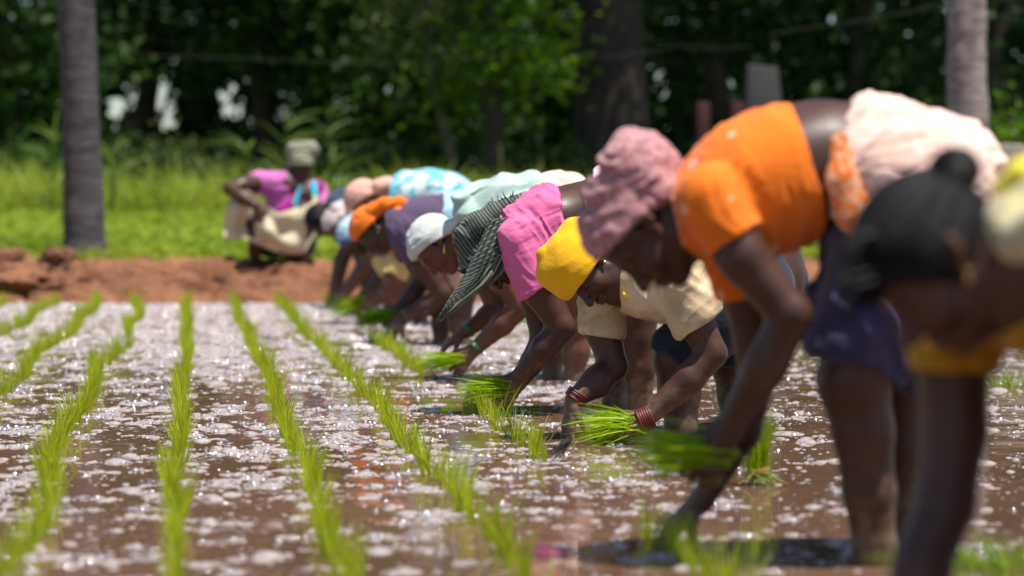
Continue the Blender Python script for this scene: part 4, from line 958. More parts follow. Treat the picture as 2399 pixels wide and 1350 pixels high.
def leaves(C, L, Wd, rng, up=0.3):
    """rhombic leaves, slightly folded, at centres C"""
    n = len(C); d = rng.normal(size=(n, 3)); d[:, 2] = d[:, 2] * .7 - .15; d /= np.linalg.norm(d, axis=1)[:, None]
    q = rng.normal(size=(n, 3)) + np.array([0, 0, up]); s = np.cross(d, q); s /= np.linalg.norm(s, axis=1)[:, None] + 1e-9
    nn = np.cross(s, d)
    L = np.broadcast_to(L, n)[:, None]; Wd = np.broadcast_to(Wd, n)[:, None]
    V = np.stack([C - d * L * .5, C + s * Wd * .5 + nn * Wd * .15, C + d * L * .5 - nn * L * .12, C - s * Wd * .5 + nn * Wd * .15], axis=1)
    Q = np.arange(n * 4).reshape(n, 4)
    return V.reshape(-1, 3), Q, np.repeat(rng.random(n), 4)

def blades(B, D, L, Wd, bend, rng, segs=4):
    """grass blades: base points, directions, lengths, widths, droop"""
    n = len(B); D = D / np.linalg.norm(D, axis=1)[:, None]
    h = D * np.array([1, 1, 0]) + rng.normal(size=(n, 3)) * .12 * np.array([1, 1, 0]); h /= np.linalg.norm(h, axis=1)[:, None] + 1e-9
    s = np.cross(D, rng.normal(size=(n, 3))); s /= np.linalg.norm(s, axis=1)[:, None] + 1e-9
    L = np.broadcast_to(L, n)[:, None]; Wd = np.broadcast_to(Wd, n)[:, None]; bend = np.broadcast_to(bend, n)[:, None]
    rows = []; us = []
    for i in range(segs + 1):
        t = i / segs
        P = B + D * L * t + (h * .75 + np.array([0, 0, -.65])) * L * bend * t * t
        w = Wd * (0.65 + .6 * t - 1.2 * t * t) if t < 1 else Wd * .05
        rows += [P - s * w * .5, P + s * w * .5]; us += [t, t]
    V = np.stack(rows, axis=1); k = 2 * (segs + 1)
    q = np.array([[2 * i, 2 * i + 1, 2 * i + 3, 2 * i + 2] for i in range(segs)])
    Q = (np.arange(n)[:, None, None] * k + q[None]).reshape(-1, 4)
    return V.reshape(-1, 3), Q, np.repeat(rng.random(n), k), np.tile(us, n)

# ------------------------------------------------------------------ ground, water, bank
def build_ground():
    rng = np.random.default_rng(5)
    # one sheet to the horizon, under water in the paddy and rising behind the bank
    ys = [-40, 0, 10, 18, 19.3, 19.8, 20.4, 21.0, 22, 24, 27, 30, 31.5, 34, 40, 60, 120, 420]
    zs = [-.14, -.14, -.14, -.14, -.14, -.10, .12, .22, .27, .34, .45, .56, .60, .61, .62, .62, .62, .62]
    xs = np.concatenate([[-260, -80, -30], np.linspace(-14, 14, 29), [30, 80, 260]])
    V = np.array([[x, y, z + (0.03 * vnoise(np.array([x, y, 0.]), .5) if 21.5 < y < 33 else 0)] for y, z in zip(ys, zs) for x in xs])
    n = len(xs); Q = np.array([[j * n + i, j * n + i + 1, (j + 1) * n + i + 1, (j + 1) * n + i] for j in range(len(ys) - 1) for i in range(n - 1)])
    t = NT('ground_mud_and_turf'); pos = t.n('ShaderNodeNewGeometry').outputs['Position']
    sx = t.n('ShaderNodeSeparateXYZ'); t.l(pos, sx.inputs[0])
    n1 = t.noise(pos, .8, 5); n2 = t.noise(pos, 6, 4)
    g = t.ramp(n2.outputs[0], [(.3, (.05, .10, .012)), (.7, (.13, .19, .03))]).outputs[0]
    m = t.ramp(n1.outputs[0], [(.3, (.10, .055, .035)), (.7, (.20, .11, .07))]).outputs[0]
    mr = t.n('ShaderNodeMapRange'); t.l(t.math('ADD', sx.outputs[1], t.math('MULTIPLY', n1.outputs[0], .5)), mr.inputs[0]); mr.inputs[1].default_value = 21.2; mr.inputs[2].default_value = 21.7
    p = principled(t, t.mix(mr.outputs[0], m, g), .95, .15, bump(t, n2.outputs[0], .6, .05)); t.l(p.outputs[0], t.out.inputs[0])
    set_props(mesh_np('ground', V, Q, t.m), kind='structure')
    # flooded paddy
    xs = np.linspace(-45, 45, 3); V = np.array([[x, y, 0.0] for y in (-8, 6, 20.1) for x in xs]); Q = np.array([[j * 3 + i, j * 3 + i + 1, (j + 1) * 3 + i + 1, (j + 1) * 3 + i] for j in range(2) for i in range(2)])
    t = NT('muddy_water'); pos = t.n('ShaderNodeNewGeometry').outputs['Position']
    n1 = t.noise(pos, 1.1, 4, .6); 
    base = t.ramp(n1.outputs[0], [(.3, (.105, .055, .034)), (.7, (.175, .098, .064))]).outputs[0]
    mp = t.n('ShaderNodeMapping'); t.l(pos, mp.inputs[0]); mp.inputs['Scale'].default_value = (1, 1.6, 1)
    r1 = t.noise(mp.outputs[0], 3.2, 2, .5); r2 = t.noise(mp.outputs[0], 17, 2, .5)
    b1 = bump(t, r1.outputs[0], .10, .03)
    bn = t.n('ShaderNodeBump'); bn.inputs['Strength'].default_value = .05; bn.inputs['Distance'].default_value = .006
    t.l(r2.outputs[0], bn.inputs['Height']); t.l(b1, bn.inputs['Normal'])
    p = principled(t, base, .04, .5, bn.outputs[0]); p.inputs['IOR'].default_value = 1.333
    # thin scum and the finest froth: matt, pale, in drifts
    f1 = t.noise(pos, 2.1, 3, .6); f2 = t.noise(pos, 34, 4, .75)
    s = t.math('ADD', t.math('MULTIPLY', f1.outputs[0], .45), t.math('MULTIPLY', f2.outputs[0], .75))
    f = t.ramp(s, [(.69, 0.0), (.73, .6)]).outputs[0]
    d = principled(t, (.50, .41, .38), .7, .3)
    mx = t.n('ShaderNodeMixShader'); t.l(f, mx.inputs[0]); t.l(p.outputs[0], mx.inputs[1]); t.l(d.outputs[0], mx.inputs[2]); t.l(mx.outputs[0], t.out.inputs[0])
    set_props(mesh_np('paddy_water', V, Q, t.m, smooth=False), kind='structure')
    # the bank of dug earth
    nx, ny = 820, 120; X = np.linspace(-11, 11, nx); Y = np.linspace(19.15, 21.9, ny)
    xx, yy = np.meshgrid(X, Y, indexing='ij'); P3 = np.stack([xx, yy, 0 * xx], axis=-1).reshape(-1, 3)
    yy_ = P3[:, 1] + .26 * fbm(P3, 1.3, 2, 4)
    prof = np.interp(yy_, [19.2, 19.5, 19.62, 20.0, 20.35, 20.8, 21.3, 21.9], [-.12, -.04, .03, .13, .25, .285, .27, .20])
    rough = np.interp(P3[:, 1], [19.3, 19.7, 20.4, 21.0, 21.9], [.015, .10, .085, .05, .0])
    ridge = 1 - np.abs(vnoise(P3, 1.9, 9)); crack = np.clip(1 - np.abs(vnoise(P3 * np.array([1, 2.2, 1]), 2.4, 4)) * 7, 0, 1)
    z = prof + rough * (1.15 * fbm(P3, 3.2, 5, 5) + .9 * (ridge - .6) + .35 * np.clip(fbm(P3, 8.5, 7, 2), -.2, 1)) - crack * .17 * np.interp(P3[:, 1], [19.5, 19.8, 20.5, 20.8], [0, 1, 1, 0])
    Z = z.reshape(nx, ny)
    for q in range(1500):                                            # spadefuls and crumbs of dug earth
        cx_, cy_ = rng.uniform(-10.8, 10.8), rng.uniform(19.45, 21.0); r_ = min(.20, .035 + rng.exponential(.035)) * (1.3 if cx_ < -1 else 1)
        a0, a1 = np.searchsorted(X, [cx_ - r_, cx_ + r_]); b0, b1 = np.searchsorted(Y, [cy_ - r_, cy_ + r_])
        if a1 - a0 < 2 or b1 - b0 < 2: continue
        gx, gy = np.meshgrid(X[a0:a1], Y[b0:b1], indexing='ij'); pp = np.stack([gx, gy, 0 * gx + q], axis=-1)
        e2 = ((gx - cx_) / r_) ** 2 + ((gy - cy_) / r_ * rng.uniform(.9, 1.5)) ** 2 + .35 * vnoise(pp, 1.6 / r_, 1)
        hh = np.sqrt(np.clip(1 - e2, 0, 1)) * r_ * rng.uniform(.45, .85); bz = np.interp(cy_, [19.45, 19.7, 20.35, 21.0], [-.02, .06, .24, .27])
        Z[a0:a1, b0:b1] = np.where(hh > 0, np.maximum(Z[a0:a1, b0:b1], bz - .25 * r_ + hh + .0 * gx), Z[a0:a1, b0:b1])
    z = Z.reshape(-1)
    sm_ = np.clip((z - .08) / .07, 0, 1); ov = np.clip(.15 + 1.1 * fbm(P3 * np.array([1, .3, 0]), .95, 31, 3), 0, 1) * np.interp(P3[:, 1], [19.6, 19.8, 20.5, 20.9], [0, 1, 1, 0])
    V = np.stack([P3[:, 0], P3[:, 1] + .04 * vnoise(P3, 6, 3) - .34 * ov * sm_ * sm_, z - .05 * ov * (1 - sm_)], axis=1)
    idx = np.arange(nx * ny).reshape(nx, ny); Q = np.stack([idx[:-1, :-1], idx[1:, :-1], idx[1:, 1:], idx[:-1, 1:]], axis=-1).reshape(-1, 4)
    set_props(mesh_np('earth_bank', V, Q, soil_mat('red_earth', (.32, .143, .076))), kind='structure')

def clod(name, label, c, r, seed, mat, sq=(1, 1, .6), cat='earth clod', group=None):
    nu, nv = 36, 22; V = []; Q = []
    for j in range(nv):
        th = math.pi * j / (nv - 1)
        for i in range(nu):
            ph = 2 * math.pi * i / nu; d = np.array([math.sin(th) * math.cos(ph), math.sin(th) * math.sin(ph), math.cos(th)])
            d = np.sign(d) * np.abs(d) ** .8
            V.append(d * r * np.array(sq) * (1 + .30 * fbm(d, 1.7, seed, 5) - .16 * np.clip(1 - abs(vnoise(d, 2.6, seed)) * 5, 0, 1)))
    for j in range(nv - 1):
        for i in range(nu): Q.append([j * nu + i, (j + 1) * nu + i, (j + 1) * nu + (i + 1) % nu, j * nu + (i + 1) % nu])
    return set_props(mesh_np(name, np.array(V) + c, np.array(Q), mat, origin=np.array(c)), label, cat, group)

def build_foam():
    rng = np.random.default_rng(21)
    N = 560000
    d = 4.6 + (19.55 - 4.6) * rng.random(N) ** .80; x = (rng.random(N) - .5) * (.44 * d + 2.6)
    P3 = np.stack([x, d, 0 * x], axis=1)
    big = fbm(P3, .8, 3, 2); mid = fbm(P3, 3.4, 8, 3); fine = fbm(P3, 15.0, 1, 2)
    dens = .20 * big + .50 * mid + .95 * fine
    right = np.clip((x - (-.02 * d + .35)) / .5, 0, 1)            # trodden water behind the row of people carries less froth
    right = right * np.clip((d - 5.2) / 1.2, .15, 1)  # froth let back in close up, to lighten the shadow cast on the water
    thr = np.interp(d, [4.6, 6, 8, 11, 14, 19], [.34, .28, .27, .25, .17, .02]) + .27 * right
    keep = (dens > thr) | (rng.random(N) < .03)
    x, d = x[keep], d[keep]; n = len(x)
    r = np.exp(rng.normal(math.log(.0042), .66, n)) * np.interp(d, [4.6, 10, 19], [1.0, 1.12, 1.8])
    r = np.clip(r, .003, .045); hgt = r * rng.uniform(.16, .42, n)
    bub = rng.random(n) < .09; r[bub] = rng.uniform(.004, .012, bub.sum()) ** 1.0 * np.interp(d[bub], [4.6, 19], [1, 1.5]); hgt[bub] = r[bub] * rng.uniform(.75, 1.0, bub.sum())
    K = 9; ang = np.arange(K) * 2 * math.pi / K
    rows = []
    j = 1 + .22 * rng.normal(size=(n, K))
    for fr, fh in ((1.0, -.06), (.78, .62), (.36, .94)):
        jj = 1 + (j - 1) * (1 if fr == 1 else .6)
        rows.append(np.stack([x[:, None] + r[:, None] * fr * jj * np.cos(ang), d[:, None] + r[:, None] * fr * jj * np.sin(ang), np.broadcast_to((hgt * fh)[:, None], (n, K))], axis=-1))
    V = np.concatenate(rows + [np.stack([x, d, hgt], axis=1)[:, None, :]], axis=1)      # n, 3K+1, 3
    T = 3 * K + 1; q = []
    for ring in (0, 1):
        for i in range(K): q.append([ring * K + i, ring * K + (i + 1) % K, (ring + 1) * K + (i + 1) % K, (ring + 1) * K + i])
    tri = [[2 * K + i, 2 * K + (i + 1) % K, 3 * K] for i in range(K)]
    off = (np.arange(n) * T)[:, None, None]
    def mk(sel, name, mat):
        s = np.where(sel)[0]; o = (np.arange(len(s)) * T)[:, None, None]
        return set_props(mesh_np(name, V[s].reshape(-1, 3), [(o + np.array(q)).reshape(-1, 4), (o + np.array(tri)).reshape(-1, 3)], mat), 'pale froth floating in patches over the brown water between the rice rows' if 'foam' in name else 'single clear bubbles standing on the brown water', 'foam' if 'foam' in name else 'bubbles', kind='stuff')
    t = NT('froth'); pos = t.n('ShaderNodeNewGeometry').outputs['Position']; nz = t.noise(pos, 60, 4, .7); n2 = t.noise(pos, 260, 2, .6)
    col = t.ramp(nz.outputs[0], [(.3, (.225, .175, .160)), (.62, (.435, .375, .362))]).outputs[0]
    p = principled(t, col, .32, .5, bump(t, n2.outputs[0], .8, .004)); t.l(p.outputs[0], t.out.inputs[0])
    mk(~bub, 'foam', t.m)
    t = NT('bubble_film'); p = t.n('ShaderNodeBsdfGlossy'); p.inputs['Roughness'].default_value = .10; p.inputs['Color'].default_value = (.85, .85, .85, 1); tr = t.n('ShaderNodeBsdfTransparent')
    mx = t.n('ShaderNodeMixShader'); mx.inputs[0].default_value = .27; t.l(tr.outputs[0], mx.inputs[1]); t.l(p.outputs[0], mx.inputs[2]); t.l(mx.outputs[0], t.out.inputs[0])
    mk(bub, 'water_bubbles', t.m)

# ------------------------------------------------------------------ rice
RICE = None
def build_rice():
    global RICE
    rng = np.random.default_rng(31)
    RICE = leaf_mat('rice_leaf', (.265, .39, .010), (.53, .60, .030), .5, .45, tip=(.54, .54, .08))
    vars_ = []
    for k in range(14):
        n = rng.integers(17, 26); a = rng.random(n) * 2 * math.pi; rr = .014 * np.sqrt(rng.random(n))
        B = np.stack([rr * np.cos(a), rr * np.sin(a), np.full(n, -.02)], axis=1)
        lean = rng.normal(0, .13, (n, 2)) + rng.normal(0, .06, 2)
        D = np.stack([lean[:, 0], lean[:, 1], np.ones(n)], axis=1)
        vars_.append(blades(B, D, rng.uniform(.085, .175, n), rng.uniform(.0032, .0060, n), rng.uniform(.02, .30, n), rng))
    meshes = []
    for k, (V, Q, v, u) in enumerate(vars_):
        o = mesh_np('rice_seedling', V, Q, RICE, attrs=dict(v=v, u=u)); meshes.append(o.data); bpy.data.objects.remove(o)
    spots = []
    for k in range(-4, 4):
        m = -.055 + .475 * k
        d = 4.55 + rng.random() * .1
        while d < 19.45:
            y = 490 + 4320 / d; ok = True
            if k == 3: ok = (800 < y < 884) or (952 < y < 1092) or y > 1262 or (700 < y < 716)
            if k == -1 and 790 < y < 830: ok = rng.random() < .3
            if k <= -2: ok = ok and rng.random() < .93
            w = .022 * math.sin(d * 1.7 + k * 2.1) + .02 * math.sin(d * .61 + k)
            X = -.12458 * d + CAM_H * m + w * (1.2 if k < 0 else .4) + rng.normal(0, .007)
            px = CX + X / d * F
            if ok and -90 < px < 2500 and rng.random() < .975: spots.append((d, X, k, px))
            d += rng.uniform(.095, .145)
    spots.sort()
    lab = {3: 'fresh rice seedling tuft in the short broken row under the planting hands', 2: 'rice seedling tuft in the long slanting row nearest the planting hands',
           1: 'rice seedling tuft in the slanting row second from the planting hands', 0: 'rice seedling tuft in the one nearly upright row, left of the middle',
           -1: 'rice seedling tuft in the row leaning left into the bottom left corner', -2: 'rice seedling tuft in the row leaving the left edge at its middle',
           -3: 'rice seedling tuft in the row leaving the left edge just below the earth bank', -4: 'rice seedling tuft in the shortest far row at the left edge'}
    rest = []
    vis = [s for s in spots if -40 < s[3] < 2440]
    for i, (d, X, k, px) in enumerate(spots):
        rz = rng.random() * 6.28; sc = rng.uniform(.72, 1.15); mi = rng.integers(0, 14)
        if len([0]) and i < 300:
            o = bpy.data.objects.new('rice_seedling', meshes[mi]); COL.objects.link(o); o.location = (X, d, 0); o.rotation_euler = (0, 0, rz); o.scale = (sc, sc, sc)
            set_props(o, lab[k], 'rice seedling', 'rice seedlings planted in rows in the flooded field')
        else:
            V, Q, v, u = vars_[mi]; c, s = math.cos(rz) * sc, math.sin(rz) * sc
            rest.append((np.stack([V[:, 0] * c - V[:, 1] * s + X, V[:, 0] * s + V[:, 1] * c + d, V[:, 2] * sc], axis=1), Q, v, u))
    Vq = join([(a, b) for a, b, _, _ in rest])
    set_props(mesh_np('rice_seedlings', Vq[0], Vq[1], RICE, attrs=dict(v=np.concatenate([r[2] for r in rest]), u=np.concatenate([r[3] for r in rest]))),
              'far ends of the rice rows, running up to the earth bank', 'rice seedlings', kind='stuff')

def bundle(label, root, tip, d, n, spread, mat, name='seedling_bundle', group='bundles of rice seedlings', rr=.012, bend=(.02, .22), wd=(.0045, .0075), dtip=0.0, seed=1, lmin=.6):
    rng = np.random.default_rng(seed)
    A = at(root[0], root[1], d); T = at(tip[0], tip[1], d + dtip); ax = T - A; L = np.linalg.norm(ax); ax = ax / L
    B = A + rng.normal(size=(n, 3)) * rr - ax * .03
    D = ax + rng.normal(size=(n, 3)) * spread
    V, Q, v, u = blades(B, D, L * rng.uniform(lmin, 1.1, n), rng.uniform(*wd, n), rng.uniform(*bend, n), rng, 5)
    return set_props(mesh_np(name, V, Q, mat, origin=A, attrs=dict(v=v, u=u)), label, 'seedlings', group)

def build_bundles():
    held = leaf_mat('seedling_leaf', (.20, .38, .004), (.44, .62, .010), .5, .45, tip=(.34, .40, .05))
    g = 'bundles of rice seedlings held in the hand'
    S = lambda z, d0: d0 + z * d0 / F
    bundle('large blurred bundle of rice seedlings in the hand of the person in orange', (1668, 1062), (1462, 1035), S(-120, 5.26), 190, .12, held, group=g, rr=.013, seed=3)
    bundle('few loose seedlings drooping under the bundle of the person in orange', (1640, 1072), (1500, 1115), S(-100, 5.26), 34, .11, held, group=g, rr=.008, seed=4)
    bundle('bushy bright bundle of rice seedlings in the hand of the person with the yellow headwrap', (1482, 998), (1345, 985), S(-110, 8.0), 230, .24, leaf_mat('seedling_leaf_bright', (.24, .46, .010), (.50, .64, .02), .5, .45), group=g, rr=.016, bend=(.05, .45), seed=5)
    bundle('dense dark green bundle of rice seedlings in the hand of the person in pink', (1180, 912), (1064, 905), S(-92, 9.1), 230, .17, held, group=g, rr=.013, seed=6)
    bundle('level bundle of rice seedlings in the hand of the person with the white headwrap', (1074, 842), (968, 850), S(-70, 10.85), 170, .13, held, group=g, rr=.012, seed=7)
    bundle('bundle of rice seedlings held by the person in purple, tips pointing left', (908, 738), (812, 746), S(36, 13.6), 170, .13, leaf_mat('seedling_leaf_deep', (.14, .32, .008), (.30, .48, .016), .42, .45), group=g, rr=.012, seed=8)  # leaf a deeper green than in the other held bundles
    bundle('farthest held bundle of rice seedlings, in the hands of the peach turbaned person', (874, 706), (758, 722), S(10, 15.9), 190, .13, held, group=g, rr=.013, seed=9)
    # set in the water by the person with the yellow headwrap: muddy roots still hanging from the fingers
    bundle('muddy roots of one seedling clump dangling from the fingers of the yellow wrapped person', (1318, 1046), (1276, 1086), 7.3, 40, .22, plain_mat('black_mud', (.045, .032, .026), .5), name='root_clump', group=None, rr=.006, wd=(.003, .006), bend=(.05, .3), seed=11)
    # standing bundle tied with straw
    d = 6.70; base = ground(1775, 1136); d = base[1]
    t = empty('tied_seedling_bundle', base, 'standing bundle of rice seedlings tied with straw, on the water behind the forearms', 'seedlings', 'bundles of rice seedlings')
    rng = np.random.default_rng(41); n = 220
    B = np.stack([rng.normal(0, .016, n), rng.normal(0, .016, n), np.full(n, .030)], axis=1)
    D = np.stack([rng.normal(0, .10, n), rng.normal(0, .10, n), np.ones(n)], axis=1)
    V, Q, v, u = blades(B, D, rng.uniform(.12, .20, n), rng.uniform(.003, .005, n), rng.uniform(0, .12, n), rng, 4)
    mesh_np('leaves', V, Q, leaf_mat('bundle_leaf', (.20, .36, .006), (.44, .56, .016), .5, .45), t, attrs=dict(v=v, u=u))
    n = 130; B = np.stack([rng.normal(0, .012, n), rng.normal(0, .012, n), np.full(n, .036)], axis=1)
    D = np.stack([rng.normal(.35, .75, n), rng.normal(-.2, .55, n), np.full(n, -.52)], axis=1)
    V, Q, v, u = blades(B, D, rng.uniform(.05, .085, n), rng.uniform(.003, .0045, n), rng.uniform(-.2, .1, n), rng, 3)
    mesh_np('stems', V, Q, leaf_mat('bundle_stem', (.22, .30, .05), (.42, .48, .16), .35, .45), t, attrs=dict(v=v, u=u))
    straw = plain_mat('straw', (.50, .27, .09), .8)
    pr = []
    for q in range(4):
        M = 20; ps = []
        for i in range(M + 1):
            a = 2 * math.pi * i / M; ps.append((.027 * math.cos(a), .025 * math.sin(a), .034 + .003 * q + .003 * math.sin(a * 2 + q)))
        pr.append(tube(ps, [.0022] * (M + 1), 6))
    pr.append(tube([(-.006, -.026, .036), (-.03, -.03, .020), (-.052, -.022, .004)], [.0026, .0024, .002], 6))
    pr.append(tube([(.0, -.027, .036), (.016, -.034, .042), (.03, -.03, .046)], [.0026, .0024, .0016], 6))
    V, Q = join(pr); mesh_np('straw_tie', V, Q, straw, t)
    # loose clumps afloat
    fl = leaf_mat('loose_seedling_leaf', (.12, .24, .010), (.28, .40, .03), .45, .45)
    for i, (px, py, wpx, n, lb) in enumerate(((2352, 905, 70, 150, 'clump of seedlings afloat beyond the nearest person, at the right edge'), (2330, 1338, 150, 210, 'large blurred seedling clump in the bottom right corner'),
                                       (1232, 762, 34, 90, 'small seedling clump afloat behind the arms of the person in pink'), (2066, 972, 16, 36, 'tiny yellowish seedling tuft seen between the legs at right'))):
        c = ground(px, py); rng = np.random.default_rng(60 + i); s = wpx * c[1] / F
        B = np.stack([rng.normal(0, s * .45, n), rng.normal(0, s * .5, n), np.full(n, -.005)], axis=1)
        D = np.stack([B[:, 0] / s * .9 - .25 + rng.normal(0, .3, n), rng.normal(0, .4, n), np.full(n, .8)], axis=1)
        V, Q, v, u = blades(B, D, rng.uniform(.05, .13, n) * (1.15 if i == 1 else 1), rng.uniform(.003, .0055, n), rng.uniform(.1, .5, n), rng, 4)
        set_props(mesh_np('seedling_clump', V + c, Q, fl, origin=c, attrs=dict(v=v, u=u)), lb, 'seedlings', 'loose seedling clumps on the water')

# ------------------------------------------------------------------ behind the bank
GAPS = [(330, 235, 90, 60), (398, 262, 40, 48), (270, 250, 30, 60), (548, 232, 42, 55), (598, 285, 34, 30), (528, 250, 20, 40), (836, 262, 34, 40), (806, 240, 16, 22), (912, 215, 18, 34), (1705, 205, 30, 42), (1672, 170, 22, 22), (405, 300, 22, 22), (1535, 185, 12, 14)]
def thinned(C, rng, p=.94):
    """leaves are missing where the photograph lets the sky through: fan shaped tunnels in the crowns"""
    px = CX + C[:, 0] / C[:, 1] * F; py = 490 - (C[:, 2] - CAM_H) / C[:, 1] * F
    k = np.ones(len(C), bool)
    for (gx, gy, rx, ry) in GAPS:
        e = ((px - gx) / rx) ** 2 + ((py - gy) / ry) ** 2
        k &= ~((e < .50 + .9 * fbm(C * np.array([1, 0, 1]), 3.1, gx * .01, 3)) & (rng.random(len(C)) < p))
    return C[k]

def crown(blobs, nl, rng, size=.17, cl=.34):
    C = []
    vol = np.array([b[3] * b[4] * b[5] for b in blobs]); vol = vol ** .8 / (vol ** .8).sum()
    for b, f in zip(blobs, vol):
        nc = max(6, int(nl * f / 34)); q = rng.normal(size=(nc, 3)); q /= np.linalg.norm(q, axis=1)[:, None]
        q *= (rng.random(nc) ** .45)[:, None]
        cc = np.array(b[:3]) + q * np.array(b[3:6])
        p = np.repeat(cc, 34, axis=0) + rng.normal(size=(nc * 34, 3)) * cl * rng.uniform(.5, 1.2, (nc, 1)).repeat(34, axis=0)
        C.append(p)
    C = np.concatenate(C); C = C[C[:, 2] > .5]
    C = thinned(C, rng)
    V, Q, v = leaves(C, rng.uniform(.7, 1.3, len(C)) * size, rng.uniform(.45, .7, len(C)) * size, rng)
    return V, Q, v

def tree(name, label, X, d, trunk, tr, blobs, nl, lm, bm, seed, size=.17, cat='tree', group='trees behind the field', limbs=True, wob=.12):
    rng = np.random.default_rng(seed); base = np.array([X, d, .55])
    t = empty(name, base, label, cat, group)
    parts = [tube(np.array(trunk) + base, tr, 16, wob, seed)]
    top = np.array(trunk[-1]) + base
    if limbs:
        for b in blobs[:7]:
            e = np.array(b[:3]); m = top * .45 + e * .55 + np.array([0, 0, .15])
            s0 = np.array(trunk[-2]) + base
            parts.append(tube([s0, top * .6 + m * .4, m, e], [tr[-1] * .8, tr[-1] * .6, tr[-1] * .42, .02], 8, .1, seed + 3))
    V, Q = join(parts); mesh_np('trunk', V, Q, bm, t, origin=base)
    V, Q, v = crown(blobs, nl, rng, size); mesh_np('crown', V, Q, lm, t, smooth=False, origin=base, attrs=dict(v=v))
    return t

def shrub(label, X, d, rx, h, nl, lm, seed, size=.12, z0=.55, cat='shrub', group='shrubs under the trees'):
    rng = np.random.default_rng(seed); base = np.array([X, d, z0]); t = empty('shrub', base, label, cat, group)
    st = []
    for i in range(6):
        a = rng.random() * 6.28; e = base + np.array([math.cos(a) * rx * .6, math.sin(a) * rx * .4, h * rng.uniform(.6, .9)])
        st.append(tube([base + np.array([0, 0, -.05]), base * .5 + e * .5 + np.array([0, 0, .1]), e], [.03, .02, .008], 6))
    V, Q = join(st); mesh_np('stems', V, Q, BARK, t, origin=base)
    bl = [(X + rng.uniform(-.55, .55) * rx, d + rng.uniform(-.3, .3) * rx, z0 + h * rng.uniform(.25, .72), rx * .55, rx * .5, h * .34) for _ in range(7)]
    V, Q, v = crown(bl, nl, rng, size, .16); mesh_np('foliage', V, Q, lm, t, smooth=False, origin=base, attrs=dict(v=v))

